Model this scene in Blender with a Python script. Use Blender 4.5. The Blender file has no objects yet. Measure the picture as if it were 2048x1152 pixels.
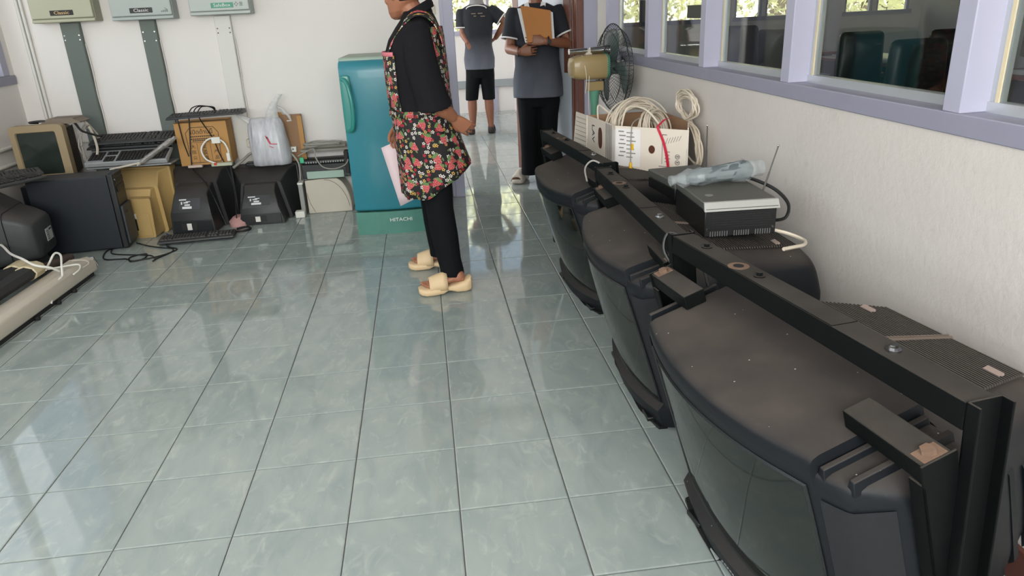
import bpy, bmesh, math, random
from mathutils import Vector, Matrix, noise
random.seed(7)
R = math.radians
C = bpy.context.scene.collection
SC = bpy.context.scene
V = Vector

# ------------------------------------------------------------ camera, world, sun, window daylight, corridor fill, exposure
YAW, PITCH, ROLL = -0.1071430, -0.3653895, -0.0474853
def cam_axes():
    a, b, cp, sp = math.cos(YAW), math.sin(YAW), math.cos(PITCH), math.sin(PITCH)
    f = V((-b*cp, a*cp, sp)); r = V((a, b, 0)); u = r.cross(f)
    cr, sr = math.cos(ROLL), math.sin(ROLL)
    return cr*r+sr*u, -sr*r+cr*u, f
r_, u_, f_ = cam_axes()
cam = bpy.data.cameras.new('camera'); cam.sensor_width = 36; cam.lens = 1444.206/2048*36; cam.clip_start = .02
co = bpy.data.objects.new('camera', cam); C.objects.link(co)
co.matrix_world = Matrix(((r_.x, u_.x, -f_.x, .3251), (r_.y, u_.y, -f_.y, -1.7888), (r_.z, u_.z, -f_.z, 1.3811), (0, 0, 0, 1)))
SC.camera = co
SC.view_settings.view_transform = 'Standard'; SC.view_settings.look = 'None'
SC.view_settings.exposure = -0.30; SC.view_settings.gamma = 1; SC.view_settings.use_curve_mapping = False
w = bpy.data.worlds.new('sky'); SC.world = w; w.use_nodes = True
nt = w.node_tree; nt.nodes.clear()
sky = nt.nodes.new('ShaderNodeTexSky'); sky.sky_type = 'NISHITA'; sky.sun_disc = False
sky.sun_elevation = R(52); sky.sun_rotation = R(60); sky.air_density = 1.2; sky.dust_density = 3
bg = nt.nodes.new('ShaderNodeBackground'); bg.inputs[1].default_value = .28
wo = nt.nodes.new('ShaderNodeOutputWorld'); nt.links.new(sky.outputs[0], bg.inputs[0]); nt.links.new(bg.outputs[0], wo.inputs[0])
def sun(name, direction, strength, angle=3):
    l = bpy.data.lights.new(name, 'SUN'); l.energy = strength; l.angle = R(angle); l.color = (1, .95, .86)
    o = bpy.data.objects.new(name, l); C.objects.link(o)
    o.rotation_euler = V(direction).to_track_quat('-Z', 'Y').to_euler()
sun('sun', (.05, .80, -1.0), 24.0)
def area(name, loc, direction, sx, sy, power, col=(1, 1, 1)):
    l = bpy.data.lights.new(name, 'AREA'); l.shape = 'RECTANGLE'; l.size = sx; l.size_y = sy; l.energy = power; l.color = col
    o = bpy.data.objects.new(name, l); C.objects.link(o); o.location = loc
    o.rotation_euler = V(direction).to_track_quat('-Z', 'Y').to_euler()
    return o
area('daylight_left_windows', (-2.86, -.1, 1.85), (1, 0, -.12), 7.2, 1.5, 60, (1, .985, .98))
area('daylight_rear_windows', (-.4, -3.25, 1.85), (0, 1, -.10), 3.7, 1.5, 325, (1, .975, .965))
area('daylight_corridor_windows', (-2.86, 6.7, 1.85), (1, 0, -.1), 4.6, 1.5, 215, (.97, .985, 1))  # unseen side fill, added to brighten the corridor

# ------------------------------------------------------------ materials
MATS = {}
def new_mat(name):
    m = bpy.data.materials.new(name); m.use_nodes = True
    return m, m.node_tree, m.node_tree.nodes['Principled BSDF']
def nd(t, kind, **kw):
    n = t.nodes.new(kind)
    for k, v in kw.items():
        if hasattr(n, k): setattr(n, k, v)
    return n
def lk(t, a, b): t.links.new(a, b)
def mixc(t, fac, a, b, bt='MIX'):
    n = t.nodes.new('ShaderNodeMix'); n.data_type = 'RGBA'; n.blend_type = bt
    for s, v in ((n.inputs[0], fac), (n.inputs[6], a), (n.inputs[7], b)):
        if isinstance(v, bpy.types.NodeSocket): lk(t, v, s)
        elif isinstance(v, (int, float)): s.default_value = v
        else: s.default_value = (*v[:3], 1)
    return n.outputs[2]
def mth(t, op, a, b=None, c=None, clamp=False):
    n = t.nodes.new('ShaderNodeMath'); n.operation = op; n.use_clamp = clamp
    for i, v in enumerate((a, b, c)):
        if v is None: continue
        if isinstance(v, bpy.types.NodeSocket): lk(t, v, n.inputs[i])
        else: n.inputs[i].default_value = v
    return n.outputs[0]
def noise_n(t, scale, detail=4, coords='Object', rough=.55, dist=0, vec=None):
    if vec is None: vec = t.nodes.new('ShaderNodeTexCoord').outputs[coords]
    n = t.nodes.new('ShaderNodeTexNoise'); n.inputs['Scale'].default_value = scale; n.inputs['Detail'].default_value = detail
    n.inputs['Roughness'].default_value = rough; n.inputs['Distortion'].default_value = dist
    lk(t, vec, n.inputs['Vector']); return n.outputs[0]
def remap(t, v, a, b, c=0, d=1):
    n = t.nodes.new('ShaderNodeMapRange'); lk(t, v, n.inputs[0])
    for i, x in enumerate((a, b, c, d)): n.inputs[i+1].default_value = x
    return n.outputs[0]
def srgb(r, g, b):
    f = lambda c: (c/255/12.92) if c/255 <= .04045 else ((c/255+.055)/1.055)**2.4
    return (f(r), f(g), f(b))
def mat(name, col, rough=.5, metal=0, var=.08, vs=6, bump=0, bs=150, dust=None, dustamt=.7, trans=0, spec=.5, coat=0, specks=False):
    if name in MATS: return MATS[name]
    m, t, p = new_mat(name)
    n = noise_n(t, vs)
    col = tuple(col)
    base = mixc(t, n, tuple(c*(1-var) for c in col), tuple(min(1, c*(1+var)) for c in col))
    p.inputs['Roughness'].default_value = rough; p.inputs['Metallic'].default_value = metal
    p.inputs['Specular IOR Level'].default_value = spec
    p.inputs['Coat Weight'].default_value = coat
    if trans: p.inputs['Transmission Weight'].default_value = trans
    if dust:   # dust that has settled on surfaces facing up
        g = t.nodes.new('ShaderNodeNewGeometry'); s = t.nodes.new('ShaderNodeSeparateXYZ'); lk(t, g.outputs['Normal'], s.inputs[0])
        up = remap(t, s.outputs[2], .35, .95)
        patch = remap(t, noise_n(t, 5, 6), .25, .7, .35, 1)
        f = mth(t, 'MULTIPLY', mth(t, 'MULTIPLY', up, patch), dustamt)
        base = mixc(t, f, base, dust)
        if specks:
            vo = t.nodes.new('ShaderNodeTexVoronoi'); vo.inputs['Scale'].default_value = 42; lk(t, t.nodes.new('ShaderNodeTexCoord').outputs['Object'], vo.inputs['Vector'])
            sc = t.nodes.new('ShaderNodeSeparateColor'); lk(t, vo.outputs['Color'], sc.inputs[0])
            on = mth(t, 'MULTIPLY', mth(t, 'LESS_THAN', vo.outputs['Distance'], .075), mth(t, 'GREATER_THAN', sc.outputs[0], .72))
            base = mixc(t, mth(t, 'MULTIPLY', mth(t, 'MULTIPLY', on, up), .8), base, srgb(200, 196, 190))
        lk(t, mth(t, 'ADD', rough, mth(t, 'MULTIPLY', f, .35), clamp=True), p.inputs['Roughness'])
    lk(t, base, p.inputs['Base Color'])
    if bump:
        b = t.nodes.new('ShaderNodeBump'); b.inputs['Strength'].default_value = bump; b.inputs['Distance'].default_value = .002
        lk(t, noise_n(t, bs, 3), b.inputs['Height']); lk(t, b.outputs[0], p.inputs['Normal'])
    MATS[name] = m
    return m
def glass(name, tint=(1, 1, 1), refl=1.0, ior=1.5):
    if name in MATS: return MATS[name]
    m, t, p = new_mat(name); t.nodes.remove(p)
    tr = t.nodes.new('ShaderNodeBsdfTransparent'); tr.inputs[0].default_value = (*tint, 1)
    gl = t.nodes.new('ShaderNodeBsdfGlossy'); gl.inputs['Roughness'].default_value = .02
    g = t.nodes.new('ShaderNodeNewGeometry'); dt = t.nodes.new('ShaderNodeVectorMath'); dt.operation = 'DOT_PRODUCT'
    lk(t, g.outputs['Incoming'], dt.inputs[0]); lk(t, g.outputs['Normal'], dt.inputs[1])
    fr = mth(t, 'ADD', .04, mth(t, 'MULTIPLY', .96, mth(t, 'POWER', mth(t, 'SUBTRACT', 1, mth(t, 'ABSOLUTE', dt.outputs['Value'])), 5)))
    mx = t.nodes.new('ShaderNodeMixShader'); lk(t, mth(t, 'MULTIPLY', fr, refl, clamp=True), mx.inputs[0])
    lk(t, tr.outputs[0], mx.inputs[1]); lk(t, gl.outputs[0], mx.inputs[2])
    lk(t, mx.outputs[0], t.nodes['Material Output'].inputs[0]); MATS[name] = m
    return m
def film(name, col, opacity, rough=.25, stretch=1):   # thin cloudy plastic film
    if name in MATS: return MATS[name]
    m, t, p = new_mat(name)
    p.inputs['Base Color'].default_value = (*col, 1); p.inputs['Roughness'].default_value = rough
    mp = t.nodes.new('ShaderNodeMapping'); mp.inputs['Scale'].default_value = (1, 1, stretch); lk(t, t.nodes.new('ShaderNodeTexCoord').outputs['Object'], mp.inputs[0])
    n = remap(t, noise_n(t, 30, 4, vec=mp.outputs[0]), .35, .65, opacity*.8, min(1, opacity*1.2))
    lk(t, n, p.inputs['Alpha'])
    b = t.nodes.new('ShaderNodeBump'); b.inputs['Strength'].default_value = .35; b.inputs['Distance'].default_value = .004
    lk(t, noise_n(t, 26, 3, dist=.8, vec=mp.outputs[0]), b.inputs['Height']); lk(t, b.outputs[0], p.inputs['Normal'])
    MATS[name] = m; return m

DUST = srgb(84, 77, 71)
def tile_mat():
    m, t, p = new_mat('glazed_tile')
    tc = t.nodes.new('ShaderNodeTexCoord'); oi = t.nodes.new('ShaderNodeObjectInfo')
    mp = t.nodes.new('ShaderNodeMapping'); mp.inputs['Rotation'].default_value = (0, 0, R(-48)); mp.inputs['Scale'].default_value = (6, 3.0, 1)
    add = t.nodes.new('ShaderNodeVectorMath'); add.operation = 'ADD'
    cmb = t.nodes.new('ShaderNodeCombineXYZ'); lk(t, mth(t, 'MULTIPLY', oi.outputs['Random'], 40), cmb.inputs[0]); lk(t, mth(t, 'MULTIPLY', oi.outputs['Random'], 23), cmb.inputs[1])
    lk(t, tc.outputs['Object'], mp.inputs[0]); lk(t, mp.outputs[0], add.inputs[0]); lk(t, cmb.outputs[0], add.inputs[1])
    n1 = noise_n(t, 1.5, 6, vec=add.outputs[0], dist=.9)
    n2 = noise_n(t, 2.6, 5, vec=add.outputs[0], dist=1.6)
    c = mixc(t, remap(t, n1, .3, .7), srgb(140, 151, 150), srgb(158, 166, 160))
    c = mixc(t, remap(t, n2, .55, .75, 0, .42), c, srgb(190, 194, 184))
    c = mixc(t, mth(t, 'MULTIPLY', oi.outputs['Random'], .12), c, srgb(142, 151, 150))
    lk(t, c, p.inputs['Base Color'])
    p.inputs['Roughness'].default_value = .09; p.inputs['IOR'].default_value = 1.5
    lk(t, remap(t, noise_n(t, 18, 5), .4, .7, .035, .085), p.inputs['Roughness'])
    b = t.nodes.new('ShaderNodeBump'); b.inputs['Strength'].default_value = .03; b.inputs['Distance'].default_value = .0006
    lk(t, noise_n(t, 6, 2), b.inputs['Height']); lk(t, b.outputs[0], p.inputs['Normal'])
    return m
TILE = tile_mat()
GROUT = mat('grout', srgb(92, 88, 86), .8)
PLASTER = mat('white_plaster', srgb(226, 221, 217), .75, var=.025, vs=2.5, bump=.15, bs=60)
def rough_plaster():
    m, t, p = new_mat('rough_plaster')
    n = noise_n(t, 2.2, 5)
    c = mixc(t, n, srgb(195, 188, 182), srgb(211, 204, 199))
    c = mixc(t, remap(t, noise_n(t, 14, 6), .66, .78, 0, .35), c, srgb(170, 163, 154))
    lk(t, c, p.inputs['Base Color']); p.inputs['Roughness'].default_value = .8
    b = t.nodes.new('ShaderNodeBump'); b.inputs['Strength'].default_value = .5; b.inputs['Distance'].default_value = .004
    lk(t, noise_n(t, 38, 6, rough=.65), b.inputs['Height']); lk(t, b.outputs[0], p.inputs['Normal'])
    return m
ROUGH = rough_plaster()
LAV = mat('lavender_paint', srgb(168, 167, 186), .45, var=.03)
LAVD = mat('lavender_grey_paint', srgb(142, 141, 158), .5, var=.04)
ALU = mat('aluminium', srgb(200, 203, 205), .35, .6, var=.04)
BROWN = mat('brown_wood', srgb(104, 66, 54), .5, var=.25, vs=12)
GLASS = glass('window_glass', (.95, .97, .96), .8)
BLACKP = mat('black_plastic', srgb(38, 40, 42), .45, var=.1, dust=DUST, dustamt=.3)
DKP = mat('dark_plastic', srgb(30, 32, 34), .4, var=.1)
SKIN = mat('skin', srgb(158, 104, 78), .5, var=.08, vs=20)
SKIND = mat('dark_skin', srgb(128, 82, 60), .5, var=.08, vs=20)
HAIR = mat('black_hair', srgb(18, 16, 16), .45, var=.3, vs=60)
WHITE = mat('white_plastic', srgb(225, 222, 214), .45, var=.04)
CREAM = mat('cream_plastic', srgb(196, 187, 172), .5, var=.06)
PRINTW = mat('white_print', srgb(215, 215, 215), .6)
PRINTK = mat('black_print', srgb(32, 30, 30), .6)
CHROME = mat('chrome', srgb(190, 190, 190), .15, 1)
STEELBLK = mat('black_steel', srgb(8, 11, 11), .55, 0, spec=.15, var=.3, vs=14, dust=srgb(82, 76, 71), dustamt=.8, bump=.1, bs=60)
RUST = mat('rust', srgb(112, 88, 72), .8, var=.35, vs=60)

# ------------------------------------------------------------ mesh builder
MTX = {}
class MB:
    def __init__(s): s.v = []; s.f = []; s.m = []; s.uv = {}
    def add(s, vs, fs, mi=0, uv=None):
        b = len(s.v); s.v += [V(x) for x in vs]
        for k, f in enumerate(fs):
            if uv: s.uv[len(s.f)] = [uv[i] for i in f]
            s.f.append([i+b for i in f]); s.m.append(mi)
        return s
    def box(s, x0, x1, y0, y1, z0, z1, mi=0):
        return s.hexa([(x0, y0, z0), (x1, y0, z0), (x1, y1, z0), (x0, y1, z0), (x0, y0, z1), (x1, y0, z1), (x1, y1, z1), (x0, y1, z1)], mi)
    def hexa(s, p, mi=0):
        return s.add(p, [(0, 3, 2, 1), (4, 5, 6, 7), (0, 1, 5, 4), (1, 2, 6, 5), (2, 3, 7, 6), (3, 0, 4, 7)], mi)
    def prism(s, poly, d, mi=0):   # 3-D polygon swept by vector d
        n = len(poly); d = V(d); a = [V(p) for p in poly]
        fs = [tuple(range(n))[::-1], tuple(range(n, 2*n))] + [(i, (i+1) % n, n+(i+1) % n, n+i) for i in range(n)]
        return s.add(a+[p+d for p in a], fs, mi)
    def loft(s, rings, mi=0, caps=True, closed=True, uvs=None):
        n = len(rings[0]); vs = [V(p) for r in rings for p in r]; fs = []
        m = n if closed else n-1
        for k in range(len(rings)-1):
            for i in range(m):
                j = (i+1) % n; fs.append((k*n+i, k*n+j, (k+1)*n+j, (k+1)*n+i))
        if caps and closed:
            fs.append(tuple(range(n))[::-1]); fs.append(tuple((len(rings)-1)*n+i for i in range(n)))
        return s.add(vs, fs, mi, uvs)
    def tube(s, pts, r, n=8, closed=False, mi=0, flat=1.0):
        pts = [V(p) for p in pts]; N = len(pts)
        rs = r if isinstance(r, (list, tuple)) else [r]*N
        rings = []; up = None
        for i in range(N):
            if closed: d = pts[(i+1) % N]-pts[i-1]
            else: d = pts[min(i+1, N-1)]-pts[max(i-1, 0)]
            if d.length < 1e-9: d = V((0, 0, 1))
            d.normalize()
            if up is None:
                up = V((0, 0, 1)) if abs(d.z) < .9 else V((1, 0, 0))
            a = d.cross(up)
            if a.length < 1e-6: a = d.orthogonal()
            a.normalize(); b = a.cross(d); up = b
            rings.append([pts[i]+(a*math.cos(t)+b*math.sin(t)*flat)*rs[i] for t in [2*math.pi*k/n for k in range(n)]])
        if closed:
            rings.append(rings[0]); return s.loft(rings, mi, caps=False)
        return s.loft(rings, mi)
    def limb(s, pts, rs, n=12, mi=0):   # tube with rounded ends
        pts = [V(p) for p in pts]
        d0 = (pts[0]-pts[1]).normalized(); d1 = (pts[-1]-pts[-2]).normalized()
        P = [pts[0]+d0*rs[0]*.85, pts[0]+d0*rs[0]*.5]+pts+[pts[-1]+d1*rs[-1]*.5, pts[-1]+d1*rs[-1]*.85]
        Q = [rs[0]*.45, rs[0]*.85]+list(rs)+[rs[-1]*.85, rs[-1]*.45]
        return s.tube(P, Q, n, mi=mi)
    def cyl(s, p0, p1, r, n=16, r1=None, mi=0): return s.tube([p0, p1], [r, r if r1 is None else r1], n, mi=mi)
    def ball(s, c, rx, ry, rz, n=12, m=8, mi=0, rot=None):
        c = V(c); rings = []
        for k in range(1, m):
            a = math.pi*k/m; rings.append([(rx*math.sin(a)*math.cos(2*math.pi*i/n), ry*math.sin(a)*math.sin(2*math.pi*i/n), -rz*math.cos(a)) for i in range(n)])
        q = [[c+((rot @ V(p)) if rot else V(p)) for p in r] for r in rings]
        return s.loft(q, mi)
    def xf(s, M, a=0):
        for i in range(a, len(s.v)): s.v[i] = M @ s.v[i]
        return s
    def join(s, o, mi=None):
        b = len(s.v); fb = len(s.f); s.v += [v.copy() for v in o.v]; s.f += [[i+b for i in f] for f in o.f]; s.m += (o.m if mi is None else [mi]*len(o.f))
        for k, u in o.uv.items(): s.uv[k+fb] = u
        return s
    def mesh(s, name, mats, smooth=True, inv=None, angle=38):
        me = bpy.data.meshes.new(name)
        me.from_pydata([(inv @ v) if inv else v for v in s.v], [], s.f)
        for m in (mats if isinstance(mats, (list, tuple)) else [mats]): me.materials.append(m)
        for p, mi in zip(me.polygons, s.m): p.material_index = mi
        if s.uv:
            ul = me.uv_layers.new(name='UVMap')
            for p in me.polygons:
                if p.index in s.uv:
                    for li, c in zip(p.loop_indices, s.uv[p.index]): ul.data[li].uv = c
        bm = bmesh.new(); bm.from_mesh(me); bmesh.ops.recalc_face_normals(bm, faces=bm.faces); bm.to_mesh(me); bm.free()
        if smooth:
            me.polygons.foreach_set('use_smooth', [True]*len(me.polygons)); me.set_sharp_from_angle(angle=R(angle))
        return me
    def build(s, name, mats, parent=None, world=False, smooth=True, bevel=0, seg=2, loc=None, rotz=0, angle=38, subsurf=0):
        inv = None
        if parent and world: inv = MTX[parent.name].inverted()
        if not parent and loc is not None and world: inv = (Matrix.Translation(loc) @ Matrix.Rotation(rotz, 4, 'Z')).inverted()
        me = s.mesh(name, mats, smooth, inv, angle)
        o = bpy.data.objects.new(name, me); C.objects.link(o)
        if parent: o.parent = parent; MTX[o.name] = MTX[parent.name]
        else:
            MTX[o.name] = Matrix.Identity(4)
            if loc is not None:
                o.location = loc; o.rotation_euler = (0, 0, rotz); MTX[o.name] = Matrix.Translation(loc) @ Matrix.Rotation(rotz, 4, 'Z')
        if bevel:
            b = o.modifiers.new('bevel', 'BEVEL'); b.width = bevel; b.segments = seg; b.limit_method = 'ANGLE'; b.angle_limit = R(35); b.harden_normals = False
        if subsurf:
            q = o.modifiers.new('sub', 'SUBSURF'); q.levels = subsurf; q.render_levels = subsurf
        return o
def BX(*a): return MB().box(*a)
def sring(c, u, v, ru, rv, n=20, e=2.0, a0=0, a1=2*math.pi, openr=False):
    c, u, v = V(c), V(u), V(v); out = []
    for k in range(n):
        t = a0+(a1-a0)*k/((n-1) if openr else n)
        cs, sn = math.cos(t), math.sin(t)
        out.append(c+u*(ru*math.copysign(abs(cs)**(2/e), cs))+v*(rv*math.copysign(abs(sn)**(2/e), sn)))
    return out
def spl(pts, n=6, closed=False):
    P = [V(p) for p in pts]; out = []; N = len(P)
    for i in range(N if closed else N-1):
        p0 = P[(i-1) % N] if closed or i > 0 else P[0]; p1 = P[i]; p2 = P[(i+1) % N]; p3 = P[(i+2) % N] if closed or i+2 < N else P[-1]
        for k in range(n):
            t = k/n
            out.append(.5*((2*p1)+(p2-p0)*t+(2*p0-5*p1+4*p2-p3)*t*t+(3*p1-p0-3*p2+p3)*t**3))
    if not closed: out.append(P[-1])
    return out
def props(o, label=None, cat=None, group=None, kind=None):
    if label: o['label'] = label
    if cat: o['category'] = cat
    if group: o['group'] = group
    if kind: o['kind'] = kind
    return o
def thing(name, label, cat, loc=(0, 0, 0), rotz=0, group=None):
    o = bpy.data.objects.new(name, None); C.objects.link(o); o.location = loc; o.rotation_euler = (0, 0, rotz); o.empty_display_size = .05
    MTX[o.name] = Matrix.Translation(loc) @ Matrix.Rotation(rotz, 4, 'Z')
    return props(o, label, cat, group)
def struct(o): o['kind'] = 'structure'; return o
def cable(name, pts, r, m, label, cat='cable', n=7, group=None, parent=None):
    o = MB().tube(spl(pts, n), r, 6).build(name, m, parent, world=bool(parent))
    if not parent: props(o, label, cat, group)
    return o
def text_mb(s, size, right, up, origin, ext=.0006, align='CENTER', sx=1.0):
    cu = bpy.data.curves.new('txt', 'FONT'); cu.body = s; cu.size = size; cu.extrude = ext; cu.align_x = align; cu.align_y = 'CENTER'; cu.resolution_u = 2
    o = bpy.data.objects.new('txt', cu); C.objects.link(o)
    dg = bpy.context.evaluated_depsgraph_get(); me = bpy.data.meshes.new_from_object(o.evaluated_get(dg))
    right, up = V(right).normalized(), V(up).normalized(); nrm = right.cross(up)
    M = Matrix(((right.x*sx, up.x, nrm.x, origin[0]), (right.y*sx, up.y, nrm.y, origin[1]), (right.z*sx, up.z, nrm.z, origin[2]), (0, 0, 0, 1)))
    mb = MB(); mb.add([M @ v.co for v in me.vertices], [tuple(p.vertices) for p in me.polygons])
    bpy.data.objects.remove(o); bpy.data.curves.remove(cu); bpy.data.meshes.remove(me)
    return mb
def fuse(mb, name, mats, parent=None, voxel=.006, smooth=5, pick=None, loc=None, world=True):
    me = bpy.data.meshes.new('tmp'); me.from_pydata(mb.v, [], mb.f)
    bm = bmesh.new(); bm.from_mesh(me); bmesh.ops.recalc_face_normals(bm, faces=bm.faces); bm.to_mesh(me); bm.free()
    o = bpy.data.objects.new('tmp', me); C.objects.link(o)
    r = o.modifiers.new('r', 'REMESH'); r.mode = 'VOXEL'; r.voxel_size = voxel; r.use_smooth_shade = True
    if smooth: s = o.modifiers.new('s', 'SMOOTH'); s.factor = .5; s.iterations = smooth
    dg = bpy.context.evaluated_depsgraph_get(); dg.update()
    m2 = bpy.data.meshes.new_from_object(o.evaluated_get(dg)); bpy.data.objects.remove(o); bpy.data.meshes.remove(me)
    out = MB(); out.v = [v.co.copy() for v in m2.vertices]; out.f = [list(p.vertices) for p in m2.polygons]; out.m = [0]*len(out.f)
    if pick: out.m = [pick(p.center) for p in m2.polygons]
    bpy.data.meshes.remove(m2)
    return out.build(name, mats, parent, world=world, loc=loc, angle=80)

# ------------------------------------------------------------ room shell
XL, XR, YB, YN, ZC = -2.55, 1.69, 3.97, -3.0, 3.0
YF, XO = 9.19, 8.0         # far outer wall, office outer wall
floor = struct(BX(XL-.2, XO+.2, YN-.2, YF+.15, -.12, -.004).build('floor', GROUT, smooth=False))
S, G = .33, .0035
def tile_mesh(x0, x1, y0, y1, name):
    w2, d2 = (x1-x0)/2-G/2, (y1-y0)/2-G/2
    mb = MB(); c = .0035
    mb.loft([[(-w2, -d2, -.004), (w2, -d2, -.004), (w2, d2, -.004), (-w2, d2, -.004)],
             [(-w2, -d2, -.0012), (w2, -d2, -.0012), (w2, d2, -.0012), (-w2, d2, -.0012)],
             [(-w2+c, -d2+c, 0), (w2-c, -d2+c, 0), (w2-c, d2-c, 0), (-w2+c, d2-c, 0)]])
    return mb.mesh(name, TILE, angle=5)
tcache = {}
def put_tile(x0, x1, y0, y1):
    k = (round(x1-x0, 3), round(y1-y0, 3))
    if k not in tcache: tcache[k] = tile_mesh(x0, x1, y0, y1, 'tile')
    o = bpy.data.objects.new('tile', tcache[k]); C.objects.link(o); o.location = ((x0+x1)/2, (y0+y1)/2, random.uniform(-.0003, .0003)); o.parent = floor
def grid(xa, xb, ya, yb):
    out = []
    i = math.floor(xa/S)
    while i*S < xb-.001:
        j = math.floor(ya/S)
        while j*S < yb-.001:
            x0, x1, y0, y1 = max(xa, i*S), min(xb, (i+1)*S), max(ya, j*S), min(yb, (j+1)*S)
            if x1-x0 > .02 and y1-y0 > .02: out.append((x0, x1, y0, y1))
            j += 1
        i += 1
    return out
for q in grid(XL, XR, -.99, YB+.02): put_tile(*q)
for q in grid(.33, 1.98, YB+.02, 7.0): put_tile(*q)
far = MB()
for a in ((XL, XR, YN, -.99), (XL, .33, YB+.02, YF), (.33, 1.98, 7.0, YF), (1.98, XO, YB+.02, YF), (XR+.1, XO, YN, YB+.02)):
    for (x0, x1, y0, y1) in grid(*a):
        g = G/2; far.add([(x0+g, y0+g, 0), (x1-g, y0+g, 0), (x1-g, y1-g, 0), (x0+g, y1-g, 0)], [(0, 1, 2, 3)])
props(far.build('distant_tiles', TILE, floor), kind='stuff')

# back wall with the doorway (opening x .60-1.53)
wb = MB().box(XL-.15, .50, YB, YB+.12, 0, ZC).box(.50, 1.585, YB, YB+.12, 2.12, ZC).box(1.585, XR+.1, YB, YB+.12, 0, ZC)
struct(wb.build('wall_back', PLASTER, smooth=False))
struct(BX(.30, .50, YB-.012, YB, 0, .117).build('baseboard_back', BROWN, bevel=.003))
struct(BX(1.675, XR, YN, YB, 0, .10).build('baseboard_right', mat('red_brown_skirting', srgb(92, 52, 44), .5), bevel=.003))
struct(MB().box(.50, .60, YB-.02, YB+.14, 0, 2.12).box(.525, .60, YB-.032, YB-.02, 0, 2.12).build('trim_1', LAV, bevel=.004))
struct(MB().box(1.53, 1.585, YB-.02, YB+.20, 0, 2.12).box(1.545, 1.585, YB-.03, YB-.02, 0, 2.12).box(1.518, 1.53, YB+.08, YB+.13, 0, 2.12).build('trim_2', BROWN, bevel=.004))
struct(BX(.50, 1.585, YB-.02, YB+.14, 2.06, 2.12).build('trim_3', BROWN, bevel=.004))
struct(BX(1.585, XR, YB-.02, YB, 0, ZC).build('trim_4', LAV))
# open door leaf swung into the corridor
d = BX(-.87, 0, -.018, .018, .01, 2.05).build('door_1', mat('door_paint', srgb(172, 178, 186), .5, var=.03), loc=(1.53, 4.12, 0), rotz=math.atan2(-.80, .345), bevel=.003)
d['kind'] = 'structure'
MB().box(-.872, -.78, -.021, .021, .01, 2.05).box(-.09, .0, -.021, .021, .9, 2.05).build('door_stile', BROWN, d, bevel=.003)
kb = MB()
for sg in (-1, 1):
    kb.tube([(-.81, sg*.02, 1.14), (-.81, sg*.03, 1.14), (-.81, sg*.05, 1.14), (-.81, sg*.055, 1.14), (-.81, sg*.075, 1.14), (-.81, sg*.085, 1.14)], [.03, .012, .012, .026, .03, .016], 16)
kb.build('door_knob', CHROME, d)

# right wall: plaster below, lavender post and rail glazing above
struct(BX(XR, XR+.12, YN-.15, YB, 0, 1.03).build('wall_right', ROUGH, smooth=False))
struct(BX(XR, XR+.12, YN-.15, YB, 2.3, ZC).build('wall_right', PLASTER, smooth=False))
struct(BX(XR-.006, XR+.12, YN, YB, 1.03, 1.085).build('trim_5', LAVD, bevel=.003))
struct(BX(XR-.006, XR+.12, YN, YB, 2.24, 2.3).build('trim_6', LAVD, bevel=.003))
posts = [3.60+.025, 2.665, 1.757, .896, -.02, -.93, -1.84, -2.75]
for k, y in enumerate(posts):
    struct(BX(XR-.004, XR+.10, y-.033, y+.033, 1.085, 2.24).build('trim_%d' % (7+k), LAV, bevel=.003))
edges = [YB+.0] + posts
for k in range(len(posts)):
    y1 = edges[k]-(.033 if k else 0); y0 = posts[k]+.033
    fx0, fx1 = XR+.075, XR+.105
    f = struct(MB().box(fx0, fx1, y0, y0+.022, 1.085, 2.24).box(fx0, fx1, y1-.022, y1, 1.085, 2.24).box(fx0-.006, fx1, y0, y1, 1.085, 1.112).box(fx0, fx1, y0, y1, 2.21, 2.24)
               .build('window_%d' % (k+1), ALU, smooth=False))
    MB().box(fx0-.004, fx0, y1-.034, y1-.022, 1.11, 2.21).box(fx0-.004, fx0, y0+.022, y0+.03, 1.11, 2.21).build('rubber_bead', mat('old_sealant', srgb(206, 192, 160), .7), f)
    BX(fx0+.010, fx0+.016, y0+.02, y1-.02, 1.11, 2.215).build('pane', GLASS, f, smooth=False)
    if k == 2:
        MB().box(fx0+.005, fx0+.009, y0+.09, y0+.42, 1.305, 1.37).build('sticker', mat('sticker_black', srgb(40, 42, 34), .5), f)
        MB().box(fx0+.003, fx0+.005, y0+.10, y0+.185, 1.312, 1.365).build('red_sticker_field', mat('sticker_red', srgb(176, 44, 62), .5), f)
        MB().box(fx0+.002, fx0+.003, y0+.115, y0+.175, 1.325, 1.336).build('white_sticker_line', PRINTW, f)

# left wall: plaster below the sill, window above, return at the corner
struct(MB().box(XL-.15, XL, YN-.15, YB, 0, 1.06).box(XL-.15, XL, YN-.15, YB, 2.62, ZC).box(XL-.15, XL, 3.88, YB, 1.06, 2.62).build('wall_left', PLASTER, smooth=False))
struct(MB().box(XL-.14, XL+.014, YN, 3.95, 1.055, 1.115).box(XL-.14, XL+.014, YN, 3.95, 2.6, 2.66).build('trim_20', LAVD, bevel=.003))
struct(BX(XL-.12, XL+.005, 3.82, 3.90, 1.115, 2.6).build('trim_21', LAV, bevel=.003))
yy = 3.82
k = 0
while yy > YN+.3:
    y0 = yy-1.1
    f = struct(MB().box(XL-.10, XL-.06, y0, y0+.05, 1.115, 2.6).box(XL-.10, XL-.06, yy-.05, yy, 1.115, 2.6).box(XL-.10, XL-.06, y0, yy, 1.115, 1.16).box(XL-.10, XL-.06, y0, yy, 2.55, 2.6).build('window_%d' % (20+k), LAV, bevel=.002))
    BX(XL-.085, XL-.08, y0+.04, yy-.04, 1.15, 2.56).build('pane', GLASS, f, smooth=False)
    yy = y0; k += 1
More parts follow.
